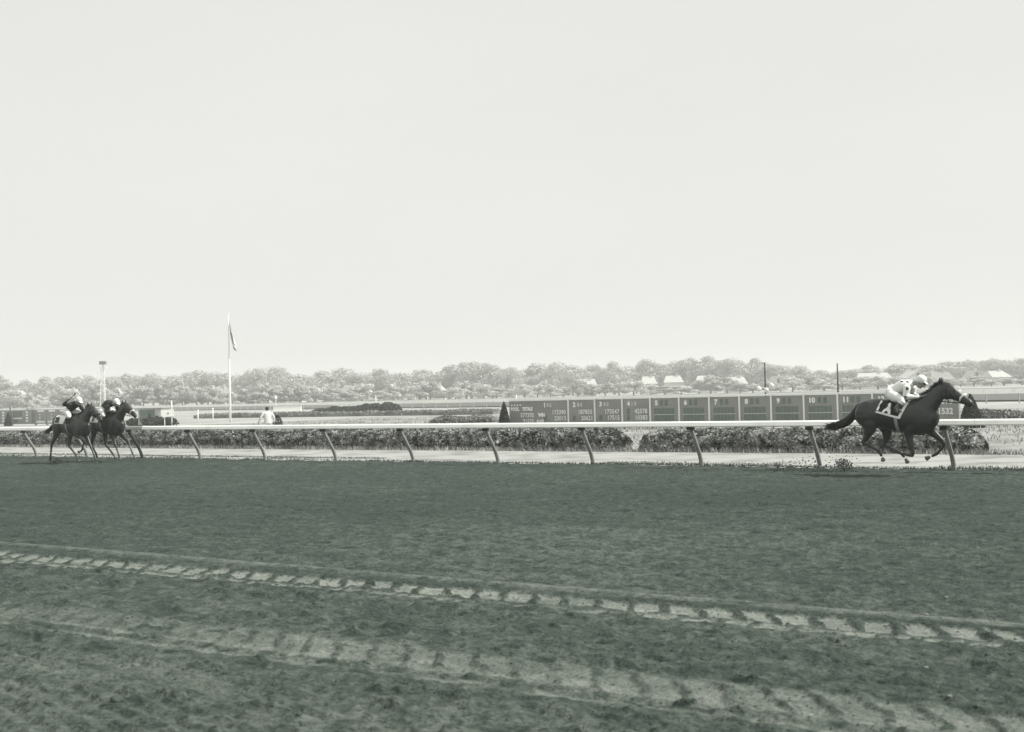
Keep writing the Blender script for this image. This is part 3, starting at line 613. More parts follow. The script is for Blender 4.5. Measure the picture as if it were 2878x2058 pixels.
# names that single each tree out
bykey = {}
for kd, dx, o, wv, hh in pending: bykey.setdefault((kd, 'far' if o.location.y > 475 else 'near', place_words(dx)), []).append((dx, o))
for (kd, rk, pw), L in bykey.items():
    L.sort(key=lambda q: q[0]); nn_ = len(L)
    for i, (dx, o) in enumerate(L):
        base = 'hazy rear-rank skyline tree' if rk == 'far' else ('broad tall skyline tree' if kd == 0 else 'low round front-rank tree')
        o['label'] = base + (', ' if nn_ == 1 else ', %s ' % (('left one', 'right one') if nn_ == 2 else ('leftmost', 'middle', 'rightmost') if nn_ == 3 else ('leftmost', 'second', 'third', 'rightmost'))[min(i, 3)]) + pw

def house(sx, sy_top, wsrc, label, wall='wall', roof='roof', gable=True, Y=400, wh=.55, extra=None):
    X_, zt_ = at_depth(sx, sy_top, Y); z0 = float(terrain(np.array(X_), np.array(Y))); W_ = wsrc/(2731.6/.78909/Y); H_ = zt_-z0
    o = thing('house', (X_, Y, z0), random.uniform(-.12, .12), label, 'house'); h1 = H_*wh; L = W_/2; dpt = 8
    if gable:     # gable end faces the track
        MB().add([(-L, 0, -.3), (L, 0, -.3), (L, 0, h1), (0, 0, H_-.12), (-L, 0, h1), (-L, dpt, -.3), (L, dpt, -.3), (L, dpt, h1), (0, dpt, H_-.12), (-L, dpt, h1)],
                 [(0, 1, 2, 3, 4), (9, 8, 7, 6, 5), (0, 5, 6, 1), (1, 6, 7, 2), (0, 4, 9, 5)]).build('wall', M[wall], o)
        e = .35; s_ = (H_-h1)/L
        for sg_ in (-1, 1):
            MB().add([(0, -e, H_), (0, dpt+e, H_), (sg_*(L+e), dpt+e, h1-e*s_+.05), (sg_*(L+e), -e, h1-e*s_+.05), (0, -e, H_-.14), (0, dpt+e, H_-.14), (sg_*(L+e), dpt+e, h1-e*s_-.09), (sg_*(L+e), -e, h1-e*s_-.09)],
                     [(0, 1, 2, 3), (7, 6, 5, 4), (0, 3, 7, 4), (1, 5, 6, 2), (3, 2, 6, 7)]).build('roof', M[roof], o)
        wins = [(-L*.45, h1*.55), (L*.45, h1*.55), (0, h1+(H_-h1)*.3)]
    else:         # ridge along the view, hipped or plain slope to the track
        MB().box(-L, L, 0, dpt, -.3, h1).build('wall', M[wall], o)
        MB().add([(-L-.3, -.4, h1), (L+.3, -.4, h1), (L+.3, dpt+.4, h1), (-L-.3, dpt+.4, h1), (-L*.8, dpt/2, H_), (L*.8, dpt/2, H_)], [(0, 1, 5, 4), (1, 2, 5), (2, 3, 4, 5), (3, 0, 4), (3, 2, 1, 0)]).build('roof', M[roof], o)
        wins = [(-L*.6, h1*.5), (0, h1*.5), (L*.6, h1*.5)]
    for a, c in wins:
        f = MB().box(a-.55, a+.55, -.06, .02, c-.7, c+.7).build('window', M['wall_grey'], o); MB().box(a-.42, a+.42, -.09, -.062, c-.57, c+.57).build('pane', M['glass'], f)
    ch = MB().box(L*.3, L*.3+.6, dpt*.4, dpt*.4+.6, H_*.7, H_+.5).build('chimney', M['wall_grey'], o)
hs = [(22, 1098, 60, 0, 'roof_pale', 'wall'), (185, 1094, 34, 1, 'roof_pale', 'wall'), (262, 1090, 52, 0, 'roof_pale', 'wall'), (330, 1092, 30, 1, 'roof_pale', 'wall_grey'), (610, 1086, 34, 1, 'roof', 'wall'), (826, 1086, 46, 1, 'roof', 'wall'), (870, 1088, 52, 1, 'roof_pale', 'wall_grey'), (942, 1081, 28, 1, 'roof', 'wall'), (985, 1082, 50, 0, 'roof', 'wall'),
      (1020, 1084, 40, 1, 'roof_pale', 'wall_grey'), (1095, 1080, 48, 1, 'roof_pale', 'wall_grey'), (1222, 1079, 40, 1, 'roof_pale', 'wall'), (1300, 1078, 40, 1, 'roof', 'wall'), (1527, 1072, 50, 1, 'roof_pale', 'wall'), (1645, 1066, 60, 0, 'roof_pale', 'wall'), (1825, 1058, 40, 0, 'roof_pale', 'wall'), (1893, 1056, 50, 0, 'roof_pale', 'wall'),
      (1985, 1056, 58, 0, 'roof_pale', 'wall'), (2070, 1060, 58, 0, 'roof_pale', 'wall_grey'), (2188, 1057, 36, 1, 'roof_pale', 'wall'), (2300, 1066, 50, 0, 'roof_pale', 'wall_grey'), (2380, 1048, 36, 1, 'roof', 'wall'), (2460, 1048, 100, 0, 'roof_pale', 'wall'), (2580, 1042, 60, 1, 'roof_pale', 'wall'), (2650, 1046, 60, 0, 'roof', 'wall'), (2745, 1040, 30, 1, 'roof_pale', 'wall'), (2815, 1042, 54, 0, 'roof_pale', 'wall_grey')]
hcount = {}
hl = {}
for h_ in hs: hl.setdefault(place_words(h_[0]*.789), []).append(h_[0])
for sx, sy, ws, ga, rf, wl in hs:
    pw = place_words(sx*.789); grp = hl[pw]; side = '' if len(grp) == 1 else ('left of two, ' if sx == min(grp) else 'right of two, ')
    house(sx, sy, ws, '%s %s house, %s%s' % ('white' if wl == 'wall' else 'grey', 'gabled' if ga else 'low hip-roofed', side, pw), wl, rf, bool(ga), random.uniform(352, 372), random.uniform(.5, .65))

# ------------------------------------------------------------------ figures
def hand(mb, w_, d, side_v, s=1.):
    """a slightly curled hand of palm, four fingers and thumb; w_ wrist, d pointing direction"""
    w_ = np.array(w_); d = np.array(d, float); d /= np.linalg.norm(d); sv = np.array(side_v, float); sv -= d*np.dot(sv, d); sv /= np.linalg.norm(sv); up = np.cross(d, sv)
    mb.loft([(*(w_-d*.01), .022*s, .026*s), (*(w_+d*.05*s), .02*s, .042*s), (*(w_+d*.09*s), .016*s, .042*s)], side=up, n=10)
    for q, ln in zip((-.032, -.011, .011, .031), (.062, .075, .07, .052)):
        r0 = w_+d*.088*s+sv*q*s; mb.loft([(*r0, .0095*s), (*(r0+d*ln*.5*s-up*.006), .0088*s), (*(r0+d*ln*.7*s-up*.03*s), .008*s), (*(r0+d*ln*.55*s-up*.048*s), .007*s)], n=6)
    r0 = w_+d*.03*s+sv*.03*s; mb.loft([(*r0, .012*s), (*(r0+d*.03*s+sv*.025*s-up*.01), .0105*s), (*(r0+d*.06*s+sv*.02*s-up*.03), .009*s)], n=6)
def limb(mb, a, b_, ra, rb, bulge=.0, side=(0, 1, 0), n=12):
    a = np.array(a, float); b_ = np.array(b_, float); mb.loft([(*a, ra), (*(a*.65+b_*.35), ra*(1+bulge)*.95+rb*.05), (*(a*.3+b_*.7), (ra*.4+rb*.6)), (*b_, rb)], side=side, n=n)
def head_geo(mb, c, fw, up, s=1.):
    c = np.array(c, float); fw = np.array(fw, float); fw /= np.linalg.norm(fw); up = np.array(up, float); up -= fw*np.dot(up, fw); up /= np.linalg.norm(up); sd_ = np.cross(up, fw)
    def P(f, u, l=0.): return c+fw*f*s+up*u*s+sd_*l*s
    mb.loft([(*P(.0, .115), .02*s, .02*s), (*P(0, .10), .055*s, .065*s), (*P(0, .05), .074*s, .092*s), (*P(.005, 0), .075*s, .095*s), (*P(.012, -.05), .062*s, .08*s), (*P(.03, -.095), .042*s, .05*s), (*P(.04, -.115), .025*s, .03*s)], side=sd_, n=14)
    mb.loft([(*P(.085, .02), .009*s), (*P(.105, -.015), .013*s), (*P(.117, -.032), .015*s), (*P(.09, -.04), .012*s)], n=8)                 # nose
    mb.loft([(*P(.084, -.068, -.022), .006*s), (*P(.092, -.066), .009*s), (*P(.084, -.068, .022), .006*s)], side=up, n=6)               # mouth
    for q in (-1, 1): mb.loft([(*P(-.005, .02, q*.076), .012*s, .02*s), (*P(-.01, -.03, q*.078), .008*s, .016*s)], n=6)                 # ears
    return P
def rider(parent_loc, label, pose, mats, group='jockeys', whip=None):
    o = thing('person', parent_loc, -ALPHA, label, 'person', group); J = {k: np.array(v, float) for k, v in pose.items()}
    B = MB(); Jr = MB(); Br = MB(); Bt = MB()
    sp_ = [(*J['pelvis'], .155, .135), (*(J['pelvis']*.6+J['chest']*.4), .15, .12), (*J['chest'], .185, .135), (*(J['chest']*.4+J['neck']*.6), .16, .10), (*J['neck'], .07, .065)]
    for mb, k in ((B, .88), (Jr, 1.0)): mb.loft([(p[0], p[1], p[2], p[3]*k, p[4]*k) for p in sp_], n=16)
    B.loft([(*J['neck'], .052), (*(J['neck']*.5+J['head']*.5), .05), (*J['head'], .05)], n=10)
    P = head_geo(B, J['head'], J['look'], J['crown'])
    for s_ in ('L', 'R'):
        sh, el, ha, hd = J['sh'+s_], J['el'+s_], J['ha'+s_], J['hd'+s_]; hp, kn, an, to = J['hip'+s_], J['kn'+s_], J['an'+s_], J['toe'+s_]
        for mb, k in ((B, .8), (Jr, 1.)): 
            limb(mb, sh, el, .068*k, .05*k, .05); limb(mb, el, sh*0+el+(ha-el)*(.94 if mb is Jr else 1), .052*k, (.036 if mb is Jr else .03), .06)
        hand(B, ha, hd, (0, 1, 0) if s_ == 'L' else (0, -1, 0))
        for mb, k in ((B, .85), (Br, 1.)):
            limb(mb, hp, kn, .105*k, .072*k, .08); limb(mb, kn, kn+(an-kn)*.45 if mb is Br else an, .07*k, .055 if mb is Br else .04, .0)
        Br.loft([(*(J['pelvis']+(hp-J['pelvis'])*.2), .13), (*hp, .115)], n=12)
        limb(Bt, kn+(an-kn)*.3, an, .06, .047, .05); Bt.loft([(*an, .045), (*(an+(to-an)*.35+np.array([0, 0, -.02])), .042, .05), (*(an+(to-an)*.8), .04, .033), (*to, .03, .022)], n=10)
        B.loft([(*an, .035), (*(an+(to-an)*.5), .034), (*to, .02)], n=8)
    Br.loft([(*(J['pelvis']*1.15-J['chest']*.15), .13, .12), (*J['pelvis'], .162, .142), (*(J['pelvis']*.8+J['chest']*.2), .155, .125)], n=16)
    link('body', unify(B, 'body', M['skin'], .0075, 2), o); link('jersey', unify(Jr, 'jersey', mats[0], .013, 3), o)
    link('breeches', unify(Br, 'breeches', mats[1], .013, 3), o); link('boots', unify(Bt, 'boots', mats[2], .011, 2), o)
    C = MB(); c = J['head']; fw = J['look']/np.linalg.norm(J['look']); up = J['crown']-fw*np.dot(J['crown'], fw); up /= np.linalg.norm(up); sd_ = np.cross(up, fw)
    if mats[3] is not None:
        ctr = c+up*.035-fw*.005; C.loft([(*(ctr-up*.03), .088, .107), (*(ctr+up*.02), .09, .11), (*(ctr+up*.07), .075, .092), (*(ctr+up*.105), .04, .05), (*(ctr+up*.115), .012, .014)], side=sd_, n=16)
        C.loft([(*(ctr+fw*.06-up*.002), .075, .008), (*(ctr+fw*.12-up*.012), .07, .008), (*(ctr+fw*.155-up*.025), .04, .006)], side=sd_, n=10); C.build('cap', mats[3], o, True)
        gg = MB().loft([(*(c+fw*.082+up*.012-sd_*.06), .012, .02), (*(c+fw*.103+up*.012), .014, .026), (*(c+fw*.082+up*.012+sd_*.06), .012, .02)], side=fw, n=8); gg.build('goggles', M['leather'], o, True)
    return o, J
FS, FG = 532., 1362.
def hx(cx): return (cx-900)/530.
def hzz(cy): return (FG-cy)/FS
def C1(cx, cy, y=0.): return (hx(cx), y, hzz(cy))

# ------------------------------------------------------------------ horses
ST = [(480, 625, 705, .07), (500, 588, 772, .15), (540, 560, 828, .215), (600, 543, 850, .26), (660, 533, 860, .275), (720, 532, 860, .27), (780, 540, 858, .262), (850, 552, 872, .28), (920, 560, 892, .295), (1000, 553, 910, .285), (1060, 542, 922, .255), (1130, 546, 934, .23), (1190, 556, 935, .22), (1240, 580, 915, .21), (1290, 615, 868, .18), (1330, 650, 815, .14), (1358, 690, 760, .08)]
sx_a = np.array([hx(s[0]) for s in ST]); zc_a = np.array([(hzz(s[1])+hzz(s[2]))/2 for s in ST]); hh_a = np.array([abs(hzz(s[1])-hzz(s[2]))/2 for s in ST]); ww_a = np.array([s[3] for s in ST])
def flank_y(x, z, off=.012, side=-1):
    zc = np.interp(x, sx_a, zc_a); hh = np.interp(x, sx_a, hh_a); ww = np.interp(x, sx_a, ww_a); q = np.clip((z-zc)/hh, -.985, .985)
    return side*(ww*np.sqrt(1-q*q)+off)
from mathutils.bvhtree import BVHTree
BVH = [None]
def flank_ray(x, z, off, side=-1):
    x = np.atleast_1d(x); z = np.atleast_1d(z); r = np.zeros(len(x))
    for i in range(len(x)):
        h = BVH[0].ray_cast(Vector((x[i], side*1.5, z[i])), Vector((0, -side, 0)))
        r[i] = (h[0].y if h[0] is not None and h[0].y*side > .02 else side*.05) + side*off
    return r
def patch(corners, nu, nv, off, side=-1):   # sheet hugging the barrel; corners in crop pixels: top-left, top-right, bottom-right, bottom-left
    c = np.array([C1(*q)[::2] for q in corners]); V = []
    for j in range(nv+1):
        b_ = j/nv
        for i in range(nu+1):
            a = i/nu; p = (c[0]*(1-a)+c[1]*a)*(1-b_)+(c[3]*(1-a)+c[2]*a)*b_; V.append((p[0], float(flank_ray(p[0], p[1], off, side)[0]), p[1]))
    f = [(j*(nu+1)+i, (j+1)*(nu+1)+i, (j+1)*(nu+1)+i+1, j*(nu+1)+i+1) for j in range(nv) for i in range(nu)]
    if side > 0: f = [q[::-1] for q in f]
    return V, f
def horse(loc, label, coat, legs, cloth, cloth_m, num, num_m, tail, noseband, rot=0., head_dz=0., band=None):
    o = thing('horse', loc, -ALPHA+rot, label, 'horse', 'racing horses'); B = MB()
    B.loft([(x, 0, z, w_, h_) for x, z, w_, h_ in zip(sx_a, zc_a, ww_a, hh_a)], n=24)
    hk = lambda q: (q[0], q[1], q[2]+head_dz*max(0, (q[0]-.5)/.8))
    def path(L, n=16): B.loft([(*hk(C1(cx, cy)), w_, hh/FS) for cx, cy, hh, w_ in L], n=n)
    path([(1130, 720, 170, .20), (1190, 672, 150, .17), (1250, 612, 122, .125), (1310, 550, 98, .1), (1365, 492, 82, .085), (1415, 445, 68, .075), (1440, 425, 45, .06)])
    path([(1385, 395, 22, .035), (1410, 410, 50, .06), (1445, 440, 76, .085), (1490, 478, 78, .095), (1535, 505, 62, .085), (1580, 532, 50, .065), (1625, 563, 44, .052), (1665, 590, 42, .05), (1695, 609, 32, .045), (1712, 618, 14, .03)])
    B.ball(hk(C1(1462, 505)), .12, .088, .1)                 # jowl
    for q in (-1, 1):
        B.ball(hk(C1(1690, 588, q*.03)), .03, .02, .025); B.ball((hx(1180), q*.13, hzz(760)), .27, .105, .30); B.ball((hx(625), q*.15, hzz(700)), .27, .13, .28)
    B.ball(hk(C1(1668, 632)), .035, .03, .022)               # lower lip
    hoofs = []
    for lg_, y in legs:
        pts = [(*C1(cx, cy, y*f_), w_, r_) for (cx, cy, r_, w_, f_) in lg_[:-2]]; B.loft(pts, n=12); hoofs.append((lg_[-3:], y))
    bm0 = unify(B, 'body', coat, .0135, 7); link('body', bm0, o)
    BVH[0] = BVHTree.FromPolygons([v.co for v in bm0.vertices], [tuple(p_.vertices) for p_ in bm0.polygons])
    for hf, y in hoofs:
        (ax, ay, *_), (bx, by, *_), (cx_, cy_, *_) = hf
        MB().loft([(*C1(ax*.3+bx*.7, ay*.3+by*.7, y), .03, .029), (*C1(bx, by, y), .034, .035), (*C1(bx*.4+cx_*.6, by*.4+cy_*.6, y), .042, .044), (*C1(cx_, cy_, y), .048, .053)], n=12).build('hoof', M['hoof'], o, True)
    for q in (-1, 1):
        e0 = np.array(hk(C1(1400, 388, q*.045))); MB().loft([(*e0, .022, .03), (*(e0+[-.01, q*.016, .06]), .024, .036), (*(e0+[-.005, q*.02, .125]), .005, .008)], n=8).build('ear', coat, o, True)
        MB().ball(hk(C1(1540, 462, q*.082)), .022, .014, .018).build('eye', M['boot'], o, True)
    # mane: ragged crest of hair
    mn = MB(); pr = random.Random(3)
    for k in range(90):
        a = k/89; cx = 1110+a*285; cy = np.interp(cx, [1100, 1150, 1230, 1300, 1350, 1395], [548, 538, 500, 448, 405, 372]); p0 = np.array(hk(C1(cx, cy+8, pr.uniform(-.015, .015))))
        mn.loft([(*p0, .008), (*(p0+[-.025, pr.uniform(-.03, .02), .03]), .007), (*(p0+[-.07-pr.uniform(0, .03), pr.uniform(-.05, .02), .03+pr.uniform(-.01, .025)]), .002)], n=4)
    mn.build('mane', M['hair'], o)
    tl_ = MB(); tl_.loft([(*C1(cx, cy, 0), w_, r_) for cx, cy, r_, w_ in tail], n=12)
    P_ = [np.array(C1(q[0], q[1])) for q in tail]
    for k in range(70):
        s0 = pr.uniform(.3, .75)*(len(P_)-1); i = int(s0); p0 = P_[i]*(1-(s0-i))+P_[i+1]*(s0-i); e = P_[-1]+np.array([pr.uniform(-.12, .14), pr.uniform(-.05, .05), pr.uniform(-.06, .07)]); r0 = tail[i][2]*.8
        a = p0+np.array([0, pr.uniform(-1, 1)*tail[i][3]*.8, pr.uniform(-1, 1)*r0]); tl_.loft([(*a, .012), (*(a*.45+e*.55+np.array([0, 0, -.02])), .009), (*e, .001)], n=4)
    tl_.build('tail', M['hair'], o, True)
    # saddlecloth with number, girth, saddle
    for sd_ in (-1, 1):
        V_, f = patch(cloth, 22, 16, .014, sd_); cl_ = MB().add(V_, f); c_o = cl_.build('saddlecloth', cloth_m, o, True); c_o.modifiers.new('thick', 'SOLIDIFY').thickness = .006
        if band:
            bb = MB()
            for q in band: V_, f = patch(q, 22, 4, .026, sd_); bb.add(V_, f)
            bb.build('edging', M['white'], c_o, True)
        if sd_ == -1:
            N = MB()
            for s_, bx, by, ht, ax, ay, wd_ in num:           # text, base px, cap height px, baseline direction, width factor
                v, f, wt = text_geo(s_, 1., .075); d = np.array([ax, ay]); d = d/np.linalg.norm(d); u = np.array([-d[1]*-1, -d[0]])
                u = np.array([d[1], -d[0]]) ; sl_ = np.array([.28, -1.]) if len(num) and wd_ < 0 else u
                W2 = abs(wd_); px = bx+v[:, 0]*ht*d[0]*W2+v[:, 1]*ht*sl_[0]; py = by+v[:, 0]*ht*d[1]*W2+v[:, 1]*ht*sl_[1]
                xx = (px-900)/530.; zz = (FG-py)/FS; N.add(np.stack([xx, flank_ray(xx, zz, .042), zz], 1), f)
            N.build('number', num_m, c_o)
    V_, f = patch([(932, 600), (968, 600), (972, 905), (938, 900)], 3, 14, .012); gth = MB().add(V_, f); V_, f = patch([(932, 600), (968, 600), (972, 905), (938, 900)], 3, 14, .012, 1); gth.add(V_, f); gth.build('girth', M['pale_strap'], o, True)
    sad = MB().loft([(*C1(850, 548), .10, .03), (*C1(900, 545), .13, .035), (*C1(960, 548), .12, .03), (*C1(1010, 538), .07, .03)], n=12); sad.build('saddle', M['leather'], o, True)
    # bridle
    br_ = MB(); ring = lambda L, r: br_.loft([(*hk(C1(cx, cy, y)), r) for cx, cy, y in L], n=5)
    for q in (-1, 1):
        ring([(1425, 370, q*.03), (1455, 420, q*.088), (1520, 505, q*.1), (1575, 570, q*.07)], .009); ring([(1455, 420, q*.09), (1500, 415, q*.05), (1510, 412, 0)], .008)
        ring([(1450, 425, q*.092), (1450, 520, q*.085), (1470, 585, q*.03)], .008)
        ring([(1575, 575, q*.065), (1600, 598, q*.055), (1640, 610, q*.05)], .008)
    br_.build('bridle', M['leather'], o, True)
    nb_ = MB(); nb_.loft([(*hk(C1(cx, cy, y)), r) for cx, cy, y, r in ((1590, 575, -.066, .012), (1600, 540, -.07, .02), (1625, 518, -.045, .024), (1640, 508, 0, .025), (1625, 518, .045, .024), (1600, 540, .07, .02), (1590, 575, .066, .012))], n=8)
    nb_.build('noseband', noseband, o, True)
    return o
def LG(*p): return p
# near legs at negative y; tuples are crop x, crop y, in-plane radius, side radius, y factor
NH = LG((625, 710, .23, .12, 1.1), (648, 810, .18, .11, 1.15), (640, 870, .13, .085, 1.1), (612, 930, .085, .06, 1), (580, 980, .06, .045, 1), (560, 1005, .052, .04, 1), (590, 1022, .04, .035, 1), (650, 1052, .03, .028, 1), (705, 1083, .03, .028, 1), (733, 1103, .04, .034, 1), (752, 1132, .03, .028, 1), (762, 1155, .03, .03, 1), (772, 1180, .03, .03, 1), (778, 1205, .03, .03, 1))
FH = LG((720, 740, .2, .11, 1.1), (765, 840, .15, .1, 1.1), (780, 900, .11, .08, 1.1), (775, 960, .075, .055, 1), (760, 1015, .056, .045, 1), (752, 1042, .05, .04, 1), (785, 1058, .04, .034, 1), (835, 1080, .03, .028, 1), (895, 1108, .03, .028, 1), (925, 1124, .04, .034, 1), (948, 1152, .03, .028, 1), (962, 1172, .03, .03, 1), (980, 1198, .03, .03, 1), (998, 1228, .03, .03, 1))
NF = LG((1120, 760, .15, .09, 1.1), (1070, 860, .125, .085, 1.1), (1058, 920, .095, .065, 1), (1070, 990, .068, .052, 1), (1085, 1060, .05, .042, 1), (1096, 1115, .048, .042, 1), (1090, 1145, .042, .038, 1), (1050, 1143, .033, .03, 1), (985, 1128, .027, .026, 1), (925, 1112, .03, .028, 1), (895, 1103, .038, .032, 1), (865, 1085, .028, .026, 1), (850, 1070, .03, .03, 1), (838, 1048, .03, .03, 1), (830, 1025, .03, .03, 1))
FF = LG((1200, 800, .15, .09, 1.1), (1240, 868, .12, .08, 1.1), (1280, 915, .085, .062, 1), (1330, 955, .062, .05, 1), (1370, 992, .05, .042, 1), (1385, 1022, .048, .04, 1), (1378, 1058, .034, .03, 1), (1350, 1092, .028, .026, 1), (1322, 1120, .03, .028, 1), (1305, 1134, .038, .032, 1), (1275, 1150, .028, .026, 1), (1255, 1158, .03, .03, 1), (1228, 1168, .03, .03, 1), (1195, 1186, .03, .03, 1))
TAIL = [(515, 590, .04, .04), (492, 625, .055, .05), (462, 675, .07, .06), (425, 728, .085, .065), (372, 775, .095, .065), (310, 810, .085, .06), (245, 832, .065, .05), (190, 842, .045, .035), (140, 838, .015, .015)]
CLOTH = [(800, 552), (1092, 552), (988, 748), (737, 678)]
BAND = [[(745, 662), (993, 729), (986, 750), (735, 680)], [(1062, 552), (1094, 552), (1000, 752), (972, 745)]]
t1, _ = on_plane(80+0, 1200, 24.9); tA, _ = on_plane(2280+900/3.798, 1200, 24.9)
loc1 = TD(tA, 24.9)
horse(loc1, 'dark lead racehorse in full stride at right, number 1A on its saddlecloth', M['coat'], [(NH, -.13), (FH, .13), (NF, -.12), (FF, .12)], CLOTH, M['cloth_black'],
      [('1', 748, 655, 102, 1, .2, -.7), ('A', 803, 682, 112, 1, .2, -.86)], M['white'], TAIL, M['white'], band=BAND)
def crouch(**kw):
    p = dict(pelvis=C1(868, 462), chest=C1(1010, 402), neck=C1(1102, 378), head=C1(1183, 366), look=(1, 0, -.42), crown=(.42, 0, 1),
             shL=C1(1072, 408, .175), elL=C1(1058, 508, .23), haL=C1(1185, 518, .07), hdL=(1, -.15, .1), shR=C1(1072, 408, -.175), elR=C1(1052, 515, -.23), haR=C1(1180, 522, -.07), hdR=(1, .15, .12),
             hipL=C1(880, 490, .14), knL=C1(1035, 560, .27), anL=C1(962, 652, .31), toeL=C1(1020, 668, .32), hipR=C1(880, 490, -.14), knR=C1(1035, 560, -.27), anR=C1(962, 652, -.31), toeR=C1(1020, 668, -.32))
    p.update(kw); return p
def tack(parent_loc, J, o_h):     # reins and stirrups belong to the horse
    r = MB()
    for q, hnd in ((-1, 'haR'), (1, 'haL')): 
        a = np.array(C1(1600, 598, q*.055)); b_ = J[hnd]+np.array([.07, 0, -.01]); r.loft([(*a, .007), (*(a*.5+b_*.5+np.array([0, 0, -.03])), .007), (*b_, .007)], n=5)
    r.build('reins', M['leather'], o_h, True)
    for q, an in ((-1, 'anR'), (1, 'anL')):
        a = J[an]; s = MB(); s.loft([(a[0]-.02, q*.2, a[2]+.3, .012), (a[0]+.02, a[1], a[2]+.06, .012)], n=5); s.build('stirrup_leather', M['leather'], o_h, True)
        s = MB(); s.loft([(a[0]+.05, a[1]-.055, a[2]-.045, .009), (a[0]+.04, a[1]-.05, a[2]+.03, .008), (a[0]+.035, a[1], a[2]+.07, .008), (a[0]+.04, a[1]+.05, a[2]+.03, .008), (a[0]+.05, a[1]+.055, a[2]-.045, .009)], side=(1, 0, 0), n=5); s.build('stirrup', M['pale_strap'], o_h, True)
H1 = [q for q in bpy.data.objects if q.name == 'horse'][0]
_, J = rider(loc1, 'jockey in white silks with small dark marks crouching on horse 1A', crouch(), (M['silk_spotted'], M['breeches'], M['boot_grey'], M['silk_white'])); tack(loc1, J, H1)

# trailing pair
def M2(x, z): return (900+x*530, FG-z*FS)
def leg_from(pts, y):            # metre joints -> full leg
    kind = pts[0]; P = [M2(*q) for q in pts[1:]]
    if kind == 'hind':
        hip, st, hk_, fe, ho = P
        mid = lambda a, b_, k: (a[0]*(1-k)+b_[0]*k, a[1]*(1-k)+b_[1]*k)
        L = [(*hip, .22, .12, 1.1), (*mid(hip, st, .7), .18, .11, 1.1), (*st, .13, .085, 1.1), (*mid(st, hk_, .5), .085, .06, 1), (*mid(st, hk_, .88), .056, .044, 1), (*hk_, .052, .042, 1), (*mid(hk_, fe, .25), .037, .033, 1), (*mid(hk_, fe, .65), .031, .029, 1), (*fe, .04, .035, 1), (*mid(fe, ho, .55), .031, .03, 1)]
    else:
        sh, el, kn, fe, ho = P
        mid = lambda a, b_, k: (a[0]*(1-k)+b_[0]*k, a[1]*(1-k)+b_[1]*k)
        L = [(*sh, .15, .09, 1.1), (*el, .12, .085, 1.1), (*mid(el, kn, .4), .08, .06, 1), (*mid(el, kn, .8), .052, .044, 1), (*kn, .05, .042, 1), (*mid(kn, fe, .3), .033, .03, 1), (*mid(kn, fe, .7), .029, .028, 1), (*fe, .039, .033, 1), (*mid(fe, ho, .55), .03, .028, 1)]
    a, b_ = L[-1][:2], ho; d = (b_[0]-a[0], b_[1]-a[1]); ln = math.hypot(*d) or 1; d = (d[0]/ln, d[1]/ln)
    if ho[1] > FG-30: d = (.35*(1 if d[0] > -.3 else 1), .94)
    L += [(b_[0]-d[0]*38, b_[1]-d[1]*38, .03, .03, 1), (b_[0]-d[0]*22, b_[1]-d[1]*22, .03, .03, 1), (b_[0], b_[1], .03, .03, 1)]
    return (tuple(L), y)
legsA = [leg_from(['hind', (-.55, 1.2), (-.62, .95), (-.90, .58), (-.98, .17), (-1.0, 0)], -.13), leg_from(['hind', (-.45, 1.2), (-.30, .92), (-.34, .52), (.02, .23), (.16, .04)], .13),
         leg_from(['fore', (.45, 1.1), (.42, .92), (.80, .72), (.66, .40), (.50, .36)], -.12), leg_from(['fore', (.5, 1.08), (.52, .9), (.80, .50), (1.00, .17), (1.08, 0)], .12)]
legsB = [leg_from(['hind', (-.5, 1.2), (-.45, .93), (-.62, .55), (-.36, .22), (-.30, .04)], -.13), leg_from(['hind', (-.45, 1.2), (-.25, .92), (-.22, .52), (.12, .25), (.25, .10)], .13),
         leg_from(['fore', (.45, 1.1), (.42, .92), (.62, .52), (.78, .20), (.84, .06)], -.12), leg_from(['fore', (.5, 1.08), (.56, .9), (.95, .62), (1.15, .26), (1.26, .10)], .12)]
tailA = [(515, 590, .035, .035), (480, 625, .045, .05), (430, 690, .055, .05), (370, 760, .06, .05), (310, 820, .055, .045), (250, 880, .035, .03), (205, 930, .015, .015)]
tailS = [(515, 590, .045, .045), (485, 628, .055, .05), (440, 680, .07, .055), (390, 726, .08, .06), (330, 768, .08, .06), (270, 802, .065, .05), (210, 830, .045, .035), (160, 850, .015, .015)]
cloth2 = [(640, 548), (900, 560), (880, 700), (620, 690)]
DA, DB = 23.9, 24.95
tA2, _ = on_plane(76+640/5.075, 1200, DA); tB2, _ = on_plane(72+1150/5.075, 1200, DB)
# y: the animal's centre line seen three-quarter from the front
locA, locB = TD(tA2, DA), TD(tB2, DB)
HA = horse(locA, 'dark trailing racehorse nearest the left edge, white cloth with black 2B', M['coat_grey'], legsA, cloth2, M['white'], [('2B', 655, 672, 95, 1, .03, .75)], M['cloth_black'], tailS, M['leather'], head_dz=-.05)
HB = horse(locB, 'dark racehorse beside the rail, just ahead of horse 2B, reaching forward', M['coat_grey'], legsB, cloth2, M['white'], [('3', 715, 672, 95, 1, .03, .85)], M['cloth_black'], tailA, M['white'], head_dz=.02)
wr = C1(905, 285, -.33)
_, J = rider(locA, 'jockey in black silks and white cap with raised whip on horse 2B', crouch(pelvis=C1(830, 450), chest=C1(950, 385), neck=C1(1040, 350), head=C1(1105, 325), hipL=C1(845, 480, .14), hipR=C1(845, 480, -.14), shL=C1(1015, 392, .175), shR=C1(1010, 385, -.175), elR=C1(925, 376, -.32), haR=C1(1035, 312, -.34), hdR=(1, 0, .5)), (M['silk_black'], M['breeches'], M['boot'], M['silk_white']))
tack(locA, J | {'haR': np.array(C1(1160, 520, -.05))}, HA)
